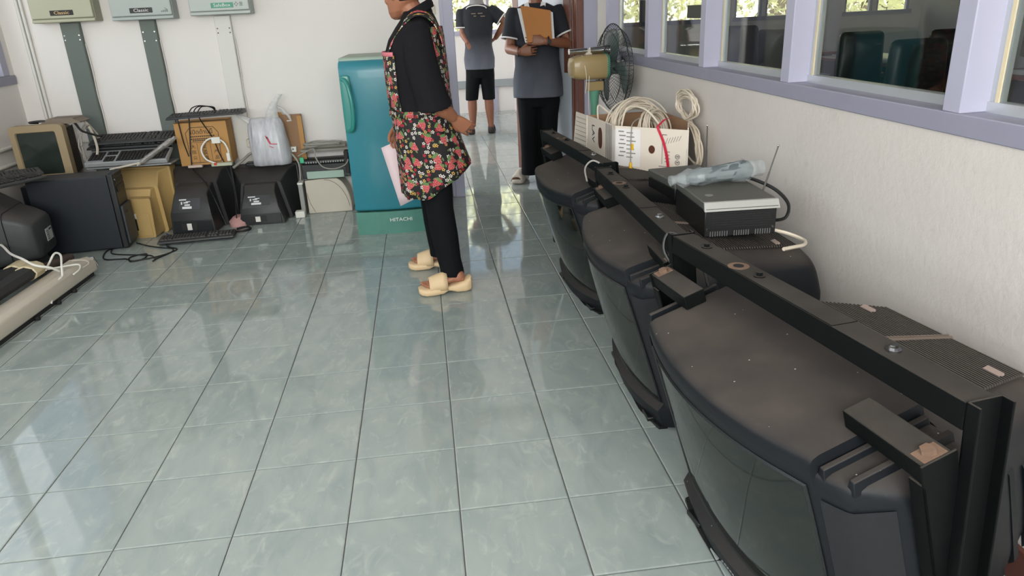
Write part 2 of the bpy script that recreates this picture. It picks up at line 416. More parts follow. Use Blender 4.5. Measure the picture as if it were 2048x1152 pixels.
# wall behind the camera, with a window band
struct(MB().box(XL-.15, XO, YN-.15, YN, 0, 1.06).box(XL-.15, XO, YN-.15, YN, 2.62, ZC).box(XL-.15, -2.3, YN-.15, YN, 1.06, 2.62).box(1.5, XO, YN-.15, YN, 1.06, 2.62).build('wall_rear', PLASTER, smooth=False))
f = struct(MB().box(-2.3, 1.5, YN-.1, YN-.06, 1.06, 1.11).box(-2.3, 1.5, YN-.1, YN-.06, 2.57, 2.62).box(-1.1, -1.04, YN-.1, YN-.06, 1.06, 2.62).box(.2, .26, YN-.1, YN-.06, 1.06, 2.62).build('window_40', LAV))
BX(-2.3, 1.5, YN-.085, YN-.08, 1.1, 2.58).build('pane', GLASS, f, smooth=False)
struct(BX(XL-.35, XO+.35, YN-1.6, YF+.35, ZC, ZC+.15).build('ceiling', PLASTER, smooth=False))  # unseen overhang past the rear wall added to block sun from its windows

# corridor and office beyond
fw = MB().box(XL-.15, XO, YF, YF+.12, 0, 1.12)
wins = [(.45, 1.15), (1.22, 1.92), (3.0, 3.95), (4.02, 4.6), (5.08, 5.85), (6.6, 7.6)]
wins = [(-1.0, .40), (.47, 1.27), (1.33, 2.3), (2.92, 3.62), (3.80, 4.62), (5.02, 5.45), (5.50, 5.95), (6.75, 7.2), (7.26, 7.8)]
xs = XL-.15
for a, b in wins:
    fw.box(xs, a, YF, YF+.12, 1.12, 2.6); xs = b
fw.box(xs, XO+.15, YF, YF+.12, 1.12, 2.6).box(XL-.15, XO+.15, YF, YF+.12, 2.6, ZC)
struct(fw.build('wall_far', PLASTER, smooth=False))
for k, (a, b) in enumerate(wins):
    f = struct(MB().box(a, a+.04, YF+.02, YF+.07, 1.12, 2.6).box(b-.04, b, YF+.02, YF+.07, 1.12, 2.6).box(a-.03, b+.03, YF-.02, YF+.07, 1.09, 1.15).box(a, b, YF+.02, YF+.07, 2.55, 2.6).build('window_%d' % (50+k), LAV))
    BX(a+.04, b-.04, YF+.04, YF+.045, 1.15, 2.55).build('pane', GLASS, f, smooth=False)
struct(BX(.2, XR, YF-.05, YF, .36, .46).build('baseboard_far', mat('grey_ledge', srgb(150, 155, 158), .6)))
struct(BX(XR, XR+.12, YB+.12, YF, 0, ZC).build('wall_corridor', PLASTER, smooth=False))
struct(BX(XL-.15, XL, YB+.12, YF, 0, 1.06).build('wall_corridor_side', PLASTER, smooth=False))
struct(BX(XL-.15, XL, YB+.12, YF, 2.62, ZC).build('wall_corridor_side', PLASTER, smooth=False))
struct(BX(XO, XO+.15, YN, YF, 0, ZC).build('wall_office', PLASTER, smooth=False))
struct(BX(1.30, 1.42, YF-.03, YF, 0, .36).build('trim_30', LAV))

# ------------------------------------------------------------ outdoors: ground and trees behind the far windows
struct(BX(-60, 70, -60, 80, -3.7, -3.5).build('ground', mat('concrete_yard', srgb(112, 110, 106), .9, var=.2), smooth=False))
LEAF = mat('leaves', srgb(240, 240, 200), .6, var=.2, vs=1.5)
TRUNK = mat('trunk', srgb(96, 84, 66), .8)
crown = MB()
for i in range(3600):
    a, b, rr = random.uniform(0, 6.283), random.uniform(-1, 1), random.random()**.35
    q = math.sqrt(1-b*b); c = V((2.3*rr*q*math.cos(a), 2.0*rr*q*math.sin(a), 2.6*rr*b))
    u = V((random.uniform(-1, 1), random.uniform(-1, 1), random.uniform(-1, 1))).normalized(); v = u.orthogonal().normalized(); s = random.uniform(.06, .15)
    crown.add([c-u*s, c+v*s*.5, c+u*s, c-v*s*.5], [(0, 1, 2, 3)])
crown_me = crown.mesh('crown', LEAF, smooth=False)
trunk_me = MB().tube([(0, 0, -5.2), (.1, 0, -2.5), (0, .1, .5)], [.22, .17, .08], 8).mesh('trunk', TRUNK)
TREES = [(-4.0, 17, .9, 1.0, 'pale tree farthest toward the corridor side, outside the far windows'), (1.2, 16, 1.6, 1.0, 'pale yellow-green tree outside the corridor window, behind the person with the back turned'), (6.4, 16.5, 1.5, 1.05, 'pale yellow-green tree outside the first office windows, behind the sticker pane'), (11.9, 17, 1.8, 1.1, 'pale yellow-green tree outside the office windows above the desk chairs'), (17.5, 16, 1.2, 1.05, 'pale tree outside the office windows, farthest from the corridor'), (-1.2, 22.5, 3.0, 1.2, 'taller pale tree in the second row, seen past the corridor window'), (4.6, 23, 3.2, 1.2, 'taller pale tree in the second row behind the first office windows'), (10.5, 23.5, 3.2, 1.2, 'taller pale tree in the second row behind the later office windows'), (16.4, 23, 3, 1.2, 'taller pale tree in the second row at the far office end')]
for k, (x, y, z, s, lab) in enumerate(TREES):
    t = thing('tree', lab, 'tree', (x, y, z), k*1.1, group='trees outside the far windows')
    t.scale = (s, s, s)
    for n, me in (('crown', crown_me), ('trunk', trunk_me)):
        o = bpy.data.objects.new(n, me); C.objects.link(o); o.parent = t

# ------------------------------------------------------------ old televisions in steel hanging cages along the right wall
TVP = mat('tv_plastic', srgb(22, 25, 29), .5, spec=.25, var=.12, vs=4, dust=srgb(76, 69, 64), dustamt=1.0, bump=.12, bs=400, specks=True)
TVDARK = mat('tv_lip_plastic', srgb(22, 24, 24), .3, var=.1)
TVSPK = mat('speaker_cloth', srgb(22, 24, 27), .85, var=.1, bump=.4, bs=900)
TVGLASS = mat('tv_tube_glass', srgb(19, 24, 22), .06, var=.03, spec=.45, coat=.05)
TVSLAT = mat('tv_vent_plastic', srgb(66, 60, 56), .6, var=.15, vs=12)
LABELP = mat('faded_label', srgb(150, 132, 124), .7)
def tvfront(x):
    a = abs(x)
    return -.05*(1-(a/.33)**2) if a <= .40 else .0235+(a-.40)*1.7
def television(name, label, O, yaw, logo=True):
    t = thing(name, label, 'television', (O[0], O[1], 0), R(yaw)-math.pi/2, 'televisions along the right wall')
    th = R(17); T = Matrix.Rotation(th, 4, 'X'); H = .627
    xs = [-.455, -.447, -.43, -.412, -.398, -.36, -.332, -.3305]+[-.32+.064*i for i in range(11)]+[.3305, .332, .36, .398, .412, .43, .447, .455]
    rings = []
    for x in xs:
        a = abs(x); yf = tvfront(x); h = H if a <= .331 else (H-.034 if a <= .40 else (H-.040 if a < .42 else (H-.056 if a < .44 else (H-.075 if a < .45 else H-.10)))); z0 = .012 if a < .42 else .04
        lip = .028 if a < .34 else .0
        rings.append([(x, .25, z0), (x, yf+.03, z0), (x, yf-lip+.004, z0+.004), (x, yf-lip, z0+.02), (x, yf-lip, .085), (x, yf, .105), (x, yf, h-.036), (x, yf+.003, h-.014), (x, yf+.011, h-.004), (x, yf+.026, h), (x, .24, h), (x, .25, h-.008)])
    MB().loft(rings).xf(T).build('cabinet', TVP, t, angle=50)
    # ridges that edge the shoulders
    for sg in (-1, 1):
        for x in (.342, .397):
            yf = tvfront(x)+.008; w_ = .011
            MB().hexa([(sg*x-w_, yf, H-.05), (sg*x+w_, yf, H-.05), (sg*x+w_, .245, H-.05), (sg*x-w_, .245, H-.05), (sg*x-w_*.5, yf+.006, H-.020), (sg*x+w_*.6, yf+.006, H-.020), (sg*x+w_*.6, .245, H-.020), (sg*x-w_*.5, .245, H-.020)]).xf(T).build('shoulder_ridge', TVP, t, bevel=.002)
    # picture tube front
    n, m = 17, 9; vs = []; fs = []
    for j in range(m):
        for i in range(n):
            u, v = -1+2*i/(n-1), -1+2*j/(m-1); x = .312*u*(1+.012*(1-v*v)); z = .335+.222*v*(1+.012*(1-u*u))
            vs.append((x, tvfront(x)-.002-.012*(1-u*u)*(1-v*v)**.7, z))
    for j in range(m-1):
        for i in range(n-1): fs.append((j*n+i, j*n+i+1, (j+1)*n+i+1, (j+1)*n+i))
    b = len(vs)
    edge = [i for i in range(n)]+[j*n+n-1 for j in range(1, m)]+[(m-1)*n+i for i in range(n-2, -1, -1)]+[j*n for j in range(m-2, 0, -1)]
    for e in edge: vs.append((vs[e][0], vs[e][1]+.02, vs[e][2]))
    for k in range(len(edge)): fs.append((edge[k], edge[(k+1) % len(edge)], b+(k+1) % len(edge), b+k))
    MB().add(vs, fs).xf(T).build('screen', TVGLASS, t, angle=60)
    # thin dark gasket round the tube
    gp = []
    for e in edge: gp.append((vs[e][0]*1.012, vs[e][1]+.002, .335+(vs[e][2]-.335)*1.015))
    MB().tube(gp, .005, 5, closed=True).xf(T).build('gasket', TVDARK, t)
    for sg in (-1, 1):
        sp = [[(sg*x, tvfront(x)-.003-.004*(x > .4), z) for x in (.345, .37, .395, .405, .425, .44)] for z in (.10, .2, .3, .4, .5, H-.085)]
        mb = MB().loft(sp, closed=False, caps=False)
        mb.xf(T).build('speaker_panel', TVSPK, t)
    lp = []
    for x in [-.33+.066*i for i in range(11)]:
        yf = tvfront(x)-.032
        lp.append([(x, yf+.02, -.012), (x, yf-.008, -.008), (x, yf-.014, .006), (x, yf-.006, .022), (x, yf+.02, .022)])
    MB().loft(lp).xf(T).build('control_lip', TVDARK, t)
    if logo:
        yf = tvfront(-.02)-.0295; lg = MB()
        for k, wd in enumerate((.006, .009, .007, .009, .006, .009)): lg.box(-.05+.0125*k, -.05+.0125*k+wd, yf-.001, yf+.002, .050+.001*(k % 2), .0535+.001*(k % 2))
        lg.xf(T).build('worn_logo', mat('worn_print', srgb(120, 122, 120), .6), t)
    for sg in (-1, 1):
        BX(sg*.24-.035, sg*.24+.035, -.07, .02, 0, .016).build('foot', TVDARK, t, bevel=.004)
    MB().box(.453, .4565, .125, .16, .49, .52).xf(T).build('label_plate', LABELP, t)
    # tube housing behind, narrowing toward the wall
    rr = []
    def hz(y): return .60-(y-.25)*.46
    for (y, hw, zt, zb, e) in ((.25, .40, .60, .03, 9), (.30, .395, hz(.30), .035, 9), (.42, .345, hz(.42), .06, 6), (.52, .308, hz(.52), .10, 5), (.60, .278, hz(.60), .15, 4.5), (.625, .264, hz(.625)-.008, .17, 4.5), (.645, .24, hz(.645)-.03, .20, 4), (.655, .205, hz(.655)-.06, .23, 4)):
        rr.append(sring((0, y, (zt+zb)/2), (1, 0, 0), (0, 0, 1), hw, (zt-zb)/2, 40, e))
    MB().loft(rr).xf(T).build('rear_housing', TVP, t, angle=50)
    sl = MB()
    y = .285
    while y < .615:
        hw = .40-(y-.25)*.34-.075
        for (a, b2) in ((-hw, -.012), (.012, hw)):
            sl.hexa([(a, y, hz(y)-.004), (b2, y, hz(y)-.004), (b2, y+.005, hz(y+.005)-.004), (a, y+.005, hz(y+.005)-.004), (a, y, hz(y)+.003), (b2, y, hz(y)+.003), (b2, y+.005, hz(y+.005)+.003), (a, y+.005, hz(y+.005)+.003)])
        y += .0092
    props(sl.xf(T).build('vent_slats', TVSLAT, t, smooth=False), kind='stuff')
    rb = MB()
    for x in (-.008, .003): rb.hexa([(x, .27, hz(.27)-.004), (x+.004, .27, hz(.27)-.004), (x+.004, .62, hz(.62)-.004), (x, .62, hz(.62)-.004), (x, .27, hz(.27)+.006), (x+.004, .27, hz(.27)+.006), (x+.004, .62, hz(.62)+.006), (x, .62, hz(.62)+.006)])
    rb.xf(T).build('vent_spine', mat('worn_vent', srgb(112, 98, 88), .7), t)
    for x in (-.19, .19): BX(x-.02, x+.02, .54, .555, hz(.55)+.002, hz(.55)+.008).xf(T).build('vent_tag', LABELP, t)
    # side fluting on the housing flanks
    fl = MB()
    for sg in (-1, 1):
        for k in range(5):
            y = .30+k*.055; hw = .402-(y-.25)*.335
            fl.hexa([(sg*(hw-.012), y, .10), (sg*(hw+.003), y, .12), (sg*(hw-.003), y+.018, .12), (sg*(hw-.016), y+.018, .10), (sg*(hw-.012), y, hz(y)-.14), (sg*(hw+.003), y, hz(y)-.16), (sg*(hw-.003), y+.018, hz(y)-.16), (sg*(hw-.016), y+.018, hz(y)-.14)])
    props(fl.xf(T).build('side_flutes', TVP, t), kind='stuff')
    return t
def cage(name, label, O, yaw, yb, zb, L=.490, near_cap=True):
    t = thing(name, label, 'bracket', (O[0], O[1], 0), R(yaw)-math.pi/2, 'steel cages over the televisions')
    T = Matrix.Rotation(R(17), 4, 'X'); H = .627
    w2 = .031
    bar = MB(); o_, i_ = w2, w2-.004
    sq = lambda x, a: [(x, yb-a, zb-.025-a*.8), (x, yb+a, zb-.025-a*.8), (x, yb+a, zb-.025+a*.8), (x, yb-a, zb-.025+a*.8)]
    bar.loft([sq(-L+.045, i_), sq(-L, i_), sq(-L, o_), sq(L, o_), sq(L, i_), sq(L-.05, i_)])
    bar.build('top_bar', STEELBLK, t, smooth=False, bevel=.002)
    BX(-L*.98, L*.35, yb-w2+.001, yb+w2-.001, zb-.001, zb+.0015).build('cover_strip', STEELBLK, t, smooth=False)
    for x in (-.12, .30, -.36):
        MB().cyl((x, yb, zb), (x, yb, zb+.004), .014, 14).cyl((x, yb, zb+.004), (x, yb, zb+.012), .008, 6).build('bolt', CHROME if x > 0 else STEELBLK, t)
    MB().cyl((-.20, yb-.005, zb+.001), (-.20, yb-.005, zb+.0022), .026, 20).build('rust_patch', RUST, t)
    MB().cyl((-.20, yb-.005, zb+.002), (-.20, yb-.005, zb+.003), .013, 16).build('bolt_hole', mat('hole_black', (.004, .004, .004), .9), t)
    for sg in (-1, 1):
        # upright channel at the end of the bar
        x0 = sg*L; wall = .005; dx = sg*.026
        p = MB()
        def leg(ya, yb_, xa, xb):
            lean = .06
            p.hexa([(xa, ya+lean, .12), (xb, ya+lean, .12), (xb, yb_+lean, .12), (xa, yb_+lean, .12), (xa, ya, zb+.004), (xb, ya, zb+.004), (xb, yb_, zb+.004), (xa, yb_, zb+.004)])
        leg(yb-w2-.003, yb+w2+.006, x0, x0+sg*wall)
        leg(yb-w2-.003, yb-w2+.002, x0, x0+dx); leg(yb+w2+.001, yb+w2+.006, x0, x0+dx)
        p.build('upright_channel', STEELBLK, t, smooth=False, bevel=.0015)
        MB().cyl((x0+sg*.001, yb+.055, .22), (x0+sg*.02, yb+.055, .22), .017, 14).cyl((x0+sg*.018, yb+.055, .22), (x0+sg*.032, yb+.055, .22), .011, 6).build('pivot_bolt', RUST, t)
        # clamp tube over the shoulder and the channel down the set's side
        xa, xb = sorted((sg*.30, sg*.492))
        MB().box(xa, xb, .105, .165, H+.001, H+.042).xf(T).build('clamp_tube', STEELBLK, t, smooth=False, bevel=.003)
        c = MB().box(*sorted((sg*.488, sg*.493)), .10, .17, .12, H+.045).box(*sorted((sg*.459, sg*.493)), .10, .105, .12, H+.001).box(*sorted((sg*.459, sg*.493)), .165, .17, .12, H+.001)
        c.xf(T).build('side_channel', STEELBLK, t, smooth=False, bevel=.0015)
        MB().box(*sorted((sg*.456, sg*.487)), .112, .158, H+.042, H+.0435).xf(T).build('rust_plate', RUST, t)
        MB().cyl((sg*.47, .135, H+.043), (sg*.47, .135, H+.052), .013, 6).xf(T).build('clamp_nut', RUST, t)
    return t
TVS = [((1.089, -.398), 8.6), ((1.092, .641), -1.0), ((1.091, 1.677), 5.5)]
television('television', 'nearest of the three black tube televisions, dusty, under the frontmost steel cage', *TVS[0])
television('television', 'middle tube television, carrying the black and silver vented unit on its back', *TVS[1], logo=False)
television('television', 'farthest tube television, with the box of white cable on its back', *TVS[2], logo=False)
cage('hanging_bracket', 'black steel bracket over the nearest television, with a rusty bolt hole in its bar', *TVS[0], 0.0, .775)
cage('hanging_bracket', 'black steel bracket over the middle television, in front of the silver-topped unit', *TVS[1], -.055, .755)
cage('hanging_bracket', 'black steel bracket over the farthest television, beside the cardboard cable box', *TVS[2], -.06, .765)

# ------------------------------------------------------------ things standing on the televisions
CARD = mat('cardboard', srgb(184, 138, 82), .8, var=.06, vs=9)
CARDIN = mat('raw_cardboard', srgb(150, 116, 88), .85, var=.1)
WCARD = mat('white_cardboard', srgb(222, 210, 196), .7, var=.04, vs=5)
CABLEW = mat('white_cable', srgb(214, 202, 184), .5, var=.08)
CABLEK = mat('black_cable', srgb(20, 20, 20), .5)
CABLEG = mat('grey_cable', srgb(150, 146, 138), .55)
REDT = mat('red_tape', srgb(196, 36, 62), .4)
YEL = mat('yellow_plug', srgb(232, 186, 30), .4)
# box of cable: squashed open carton, walls of card
bz0, bz1 = .603, .828
fp = [(1.215, 2.20), (1.262, 1.765), (1.54, 1.49), (1.602, 1.66), (1.605, 2.20)]
box = thing('cable_carton', 'squashed open white cardboard carton full of coiled white cable on the farthest television', 'carton', (1.42, 1.85, bz0))
def wall(a, b, z0, z1, th=.005, lean=0):
    a, b = V((*a, 0)), V((*b, 0)); d = (b-a).normalized(); n = V((-d.y, d.x, 0))
    return [a+V((0, 0, z0)), b+V((0, 0, z0)), b+n*th+V((0, 0, z0)), a+n*th+V((0, 0, z0)), a-n*lean+V((0, 0, z1)), b-n*lean+V((0, 0, z1)), b+n*(th-lean)+V((0, 0, z1)), a+n*(th-lean)+V((0, 0, z1))]
for k in range(5):
    MB().hexa(wall(fp[k], fp[(k+1) % 5], bz0, bz1+(.012 if k in (2, 3) else 0))).build('side_panel', WCARD if k < 3 else CARDIN, box, world=True, smooth=False)
MB().prism([(x, y, bz0) for x, y in fp], (0, 0, .004)).build('base_panel', CARDIN, box, world=True, smooth=False)
# the flap at the far left, ruled like a form, leaning outward
fa, fb = V((1.222, 2.23, 0)), V((1.20, 2.42, 0))
MB().hexa([V((1.213, 2.20, bz0)), V((1.175, 2.40, bz0)), V((1.179, 2.40, bz0)), V((1.217, 2.20, bz0)), V((1.212, 2.19, bz1+.0)), V((1.19, 2.37, bz1)), V((1.194, 2.37, bz1)), V((1.216, 2.19, bz1))]).build('flap', WCARD, box, world=True, smooth=False)
fl = MB()
for k in range(8):
    z = bz0+.03+k*.024; q = (z-bz0)/(bz1-bz0)
    a = V((1.213, 2.20, z)).lerp(V((1.212, 2.19, z)), q)+V((-.0015, -.001, 0)); b = V((1.175, 2.40, z)).lerp(V((1.19, 2.37, z)), q)+V((-.0015, -.001, 0))
    a = a.lerp(b, .06); b = a.lerp(b, .92)
    fl.hexa([a, b, b+V((.001, 0, 0)), a+V((.001, 0, 0)), a+V((0, 0, .0022)), b+V((0, 0, .0022)), b+V((.001, 0, .0022)), a+V((.001, 0, .0022))])
fl.build('ruled_lines', mat('grey_print', srgb(140, 132, 126), .7), box, world=True, smooth=False)
def onwall(a, b, t, z, off=-.0015):
    a, b = V((*a, 0)), V((*b, 0)); d = (b-a).normalized(); n = V((-d.y, d.x, 0))
    p = a+d*t+n*off; p.z = z; return p, d, n
def patch(mb, a, b, t0, t1, z0, z1, off=-.0015, sh=0):
    p = [onwall(a, b, t0, z0, off)[0], onwall(a, b, t1, z0, off)[0], onwall(a, b, t1+sh, z1, off)[0], onwall(a, b, t0+sh, z1, off)[0]]
    return mb.prism(p, onwall(a, b, 0, 0)[2]*.001)
P0, P1, P2 = fp[0], fp[1], fp[2]
L01 = (V(P1)-V(P0)).length; L12 = (V(P2)-V(P1)).length
def slot(a, b, tc, zc, ru, rz, name, n=20, ex=2.6):
    pts = []
    for k in range(n):
        an = 2*math.pi*k/n; pts.append(onwall(a, b, tc+ru*math.copysign(abs(math.cos(an))**(2/ex), math.cos(an)), zc+rz*math.copysign(abs(math.sin(an))**(2/ex), math.sin(an)))[0])
    MB().prism(pts, onwall(a, b, 0, 0)[2]*.001).build(name, mat('hole_brown', srgb(84, 46, 28), .9), box, world=True, smooth=False)
slot(P0, P1, L01*.50, .735, .030, .055, 'hand_hole')
slot(P1, P2, L12*.52, .725, .017, .020, 'round_hole', ex=2)
st = MB()
for k, t0 in enumerate((.70, .76, .81, .86)): patch(st, P0, P1, L01*t0, L01*t0+.006, bz0+.005, bz1-.005)
st.build('printed_stripes', mat('navy_print', srgb(62, 68, 82), .7), box, world=True, smooth=False)
p, d_, n_ = onwall(P0, P1, L01*.25, .745); text_mb('LAV', .055, (0, 0, -1), d_, p, .0005).build('printed_letters', mat('navy_print', (0, 0, 0)), box, world=True)
lb = MB(); patch(lb, P0, P1, L01*.93, L01*.995, bz0+.02, bz1-.02); patch(lb, P1, P2, .004, L12*.36, bz0+.03, bz1-.012)
lb.build('taped_label', mat('label_white', srgb(232, 228, 226), .3), box, world=True, smooth=False)
tx = MB()
for k in range(7):
    z = .80-.02*k
    patch(tx, P1, P2, .02+.004*(k % 3), .05+.01*(k % 2), z, z+.006, -.0027); patch(tx, P1, P2, .065, .10+.008*(k % 3), z-.004, z+.001, -.0027)
tx.build('label_print', mat('grey_print', (0, 0, 0)), box, world=True, smooth=False)
tx = MB(); patch(tx, P1, P2, L12*.22, L12*.27, .715, .745, -.0029)
tx.build('yellow_mark', YEL, box, world=True, smooth=False)
tx = MB()
for (u0, u1, z0, z1) in ((.66, .665, .66, .80), (.66, .72, .798, .802), (.62, .99, .646, .649), (.985, .99, .66, .74)): patch(tx, P1, P2, L12*u0, L12*u1, z0, z1)
for k in range(6): patch(tx, P1, P2, L12*(.70+.035*k), L12*(.705+.035*k), .755+.004*k, .785+.003*k, sh=.012)
for k in range(4): patch(tx, P1, P2, L12*.70, L12*(.76+.01*(k % 2)), .67+.016*k, .673+.016*k)
for zc in (.70, .672):
    ring = [onwall(P1, P2, L12*.87+.011*math.cos(q), zc+.010*math.sin(q), -.002)[0] for q in [2*math.pi*i/16 for i in range(16)]]
    tx.tube(ring, .0016, 4, closed=True)
    patch(tx, P1, P2, L12*.87-.006, L12*.87+.006, zc-.003, zc+.003)
tx.build('printed_marks', mat('grey_print2', srgb(120, 112, 106), .7), box, world=True, smooth=False)
# cable coils: each bundle is one thing, its turns one tube
def bundle(name, label, centre, nrm, ra, rb, turns, r, jit, m, up=(0, 0, 1), seed=1, arc=None):
    rnd = random.Random(seed); c = V(centre); n = V(nrm).normalized(); u = V(up).cross(n).normalized(); v = n.cross(u)
    pts = []; N = turns*14; k0, k1 = (0, N) if arc is None else arc
    offs = [(rnd.uniform(-jit, jit), rnd.uniform(-jit, jit), rnd.uniform(-jit, jit)) for _ in range(turns+2)]
    for k in range(N):
        q = k/14; i = int(q); f = q-i; f = f*f*(3-2*f)
        o = [offs[i][x]*(1-f)+offs[i+1][x]*f for x in range(3)]
        a = 2*math.pi*k/14
        pts.append(c+u*((ra+o[0])*math.cos(a))+v*((rb+o[1])*math.sin(a))+n*o[2]*1.3)
    return props(MB().tube(spl(pts, 2), r, 6).build(name, m), label, 'cable')
bundle('cable_coil', 'large coil of white cable arching out of the cardboard carton beside the fan', (1.45, 2.02, .765), (.42, -.85, .30), .165, .135, 24, .0042, .036, CABLEW, seed=3)
bundle('cable_coil', 'smaller coil of white cable in the carton, tied with red tape', (1.47, 1.80, .785), (.7, -.66, .25), .105, .085, 16, .0042, .03, CABLEW, seed=5)
lp = []
rnd = random.Random(11)
for k in range(11):   # the standing twisted loop that hangs down the carton's end
    o = lambda s=.012: rnd.uniform(-s, s)
    w_ = rnd.uniform(-.030, .030)
    for (y, z, q) in ((1.575, .64, 1), (1.575, .72, 1), (1.63, .79, .7), (1.76, .835, .3), (1.87, .87, .6), (1.865, .925, 1), (1.77, .955, 1), (1.665, .935, 1), (1.655, .885, 1), (1.73, .835, .4), (1.84, .80, .5), (1.90, .76, .6)):
        lp.append(V((1.645+o(.014), y+.05+w_*q*.9+o(.006), z+(w_*q*.55 if z > .88 else 0)+o(.005))))
    if k < 10: lp += [V((1.62, 1.85, .72)), V((1.635, 1.70, .645))]
props(MB().tube(spl(lp, 4), .0045, 6).build('cable_loop', CABLEW), 'tall twisted loop of white cable standing up against the wall', 'cable')
for k, q in enumerate([[(1.30, 1.80, .80), (1.34, 1.83, .90), (1.40, 1.72, .905), (1.46, 1.66, .83)], [(1.26, 2.12, .80), (1.27, 2.16, .88), (1.30, 2.1, .86), (1.36, 2.02, .8)]]):
    cable('loose_cable', q, .005, CABLEW, ('single white cable end arching over the carton front edge', 'single white cable end rising at the ruled carton flap')[k])
a0 = onwall(P1, P2, L12*.60, bz1+.002, -.003)[0]; a1 = onwall(P1, P2, L12*.76, bz0+.03, -.004)[0]; dd = onwall(P1, P2, 0, 0)[1]
rb = MB(); pts = [a0+V((.10, .10, .03)), a0+V((.05, .05, .03)), a0+V((.01, .012, .012)), a0, a0.lerp(a1, .3)+V((-.002, -.002, 0))+dd*.012, a0.lerp(a1, .65)+V((-.003, -.003, 0))+dd*.012, a1]
pts = spl(pts, 4)
rb.loft([[p-dd*.007, p+dd*.007, p+dd*.007+V((-.001, -.001, 0)), p-dd*.007+V((-.001, -.001, 0))] for p in pts])
props(rb.build('red_tape', REDT), 'red tape strip hanging down the front of the white carton', 'tape')
c0 = onwall(P1, P2, L12*.24, 0, -.006)[0]
yp = thing('network_cable', 'grey cable with yellow-booted plug hanging down the carton front', 'cable', (c0.x, c0.y, bz0))
MB().tube(spl([V((c0.x+.07, c0.y+.08, .86)), V((c0.x+.01, c0.y+.01, .845)), V((c0.x-.002, c0.y-.003, .80)), V((c0.x-.003, c0.y-.003, .72)), V((c0.x-.003, c0.y-.004, .655))], 5), .0028, 6).build('wire', CABLEG, yp, world=True)
MB().cyl((c0.x-.003, c0.y-.004, .655), (c0.x-.004, c0.y-.006, .630), .006, 8, r1=.008).box(c0.x-.011, c0.x+.003, c0.y-.013, c0.y+.001, .615, .632).build('plug_boot', YEL, yp, world=True)

# black unit with a silver cover, and a grey one behind it
VENT = mat('slot_black', (.006, .006, .006), .7)
def unit(name, label, x0, x1, y0, y1, z0, hb, hc, cover, lip, rz=0, front=True):
    t = thing(name, label, 'projector', ((x0+x1)/2, (y0+y1)/2, z0), rz)
    hx, hy = (x1-x0)/2, (y1-y0)/2
    BX(-hx, hx, -hy, hy, .006, hb).build('case', mat('unit_black', srgb(24, 25, 26), .4, dust=DUST, dustamt=.4), t, bevel=.004)
    for sx in (-1, 1):
        for sy in (-1, 1): MB().cyl((sx*(hx-.025), sy*(hy-.03), 0), (sx*(hx-.025), sy*(hy-.03), .008), .012, 10).build('foot', DKP, t)
    c = MB().hexa([(-hx-.004, -hy-.012, hb), (hx+.004, -hy-.012, hb), (hx+.004, hy, hb), (-hx-.004, hy, hb), (-hx-.002, -hy+.004, hb+hc), (hx+.002, -hy+.004, hb+hc), (hx+.002, hy, hb+hc), (-hx-.002, hy, hb+hc)])
    c.build('cover', cover, t, bevel=.004)
    if front:
        MB().hexa([(-hx-.005, -hy-.0135, hb-.004), (hx+.005, -hy-.0135, hb-.004), (hx+.005, -hy-.003, hb-.004), (-hx-.005, -hy-.003, hb-.004), (-hx-.003, -hy+.0015, hb+hc), (hx+.003, -hy+.0015, hb+hc), (hx+.003, -hy+.012, hb+hc+.001), (-hx-.003, -hy+.012, hb+hc+.001)]).build('front_lip', lip, t, bevel=.001)
        sl = MB()
        for k in range(10): z = .038+k*.0082; sl.box(-hx+.022, hx-.02, -hy-.0012, -hy+.002, z, z+.0042)
        props(sl.build('vent_slots', VENT, t, smooth=False), kind='stuff')
        sl = MB()
        for k in range(26):
            if k in (8, 9, 17, 18): continue
            sl.box(-hx+.02+k*.0082, -hx+.0235+k*.0082, -hy-.0012, -hy+.002, .008, .026)
        props(sl.build('lower_slots', mat('slot_grey', srgb(92, 92, 92), .6), t, smooth=False), kind='stuff')
        cw = MB()
        for k in range(5):
            for q in range(3): cw.box(-.075+q*.012, -.067+q*.012, -hy+.0015, -hy+.003, .043+.012*k, .049+.012*k); cw.box(.045+q*.012, .053+q*.012, -hy+.0015, -hy+.003, .043+.012*k, .049+.012*k)
        props(cw.build('coil_glints', mat('copper_grey', srgb(120, 124, 128), .4), t, smooth=False), kind='stuff')
        for sx in (-1, 1): MB().cyl((sx*(hx-.012), -hy-.004, .032), (sx*(hx-.012), -hy, .032), .004, 10).build('screw', CHROME, t)
        MB().cyl((-hx+.045, -hy+.10, hb+hc), (-hx+.045, -hy+.10, hb+hc+.0015), .014, 20).build('round_emblem', mat('emblem', srgb(140, 140, 135), .35, .4), t)
    return t
SILV = mat('silver_paint', srgb(164, 163, 158), .45, .1)
GREYC = mat('grey_cover', srgb(80, 80, 75), .5, var=.06, dust=srgb(98, 94, 86), dustamt=.4)
unit('projector', 'black vented unit with grey cover and silver front lip on the middle television', 1.235, 1.482, .452, .79, .632, .102, .024, GREYC, SILV, R(-3))
unit('projector', 'plain grey-topped flat unit behind the silver-lipped one, near the carton', 1.275, 1.505, .945, 1.22, .640, .052, .030, GREYC, GREYC, R(5), front=False)
ROD = mat('antenna_chrome', srgb(112, 108, 104), .3, .5)
def antenna(base, tip, label):
    t = thing('antenna', label, 'antenna', base); b, e = V(base), V(tip)
    m = b.lerp(e, .45)
    MB().cyl(b, m, .0036, 8).build('lower_rod', ROD, t, world=True); MB().cyl(m, e, .0026, 8).build('upper_rod', ROD, t, world=True)
    MB().ball(e, .004, .004, .004, 8, 6).build('tip', CHROME, t, world=True)
antenna((1.500, .62, .736), (1.536, .60, .905), 'slanting chrome rod antenna at the silver-lipped unit')
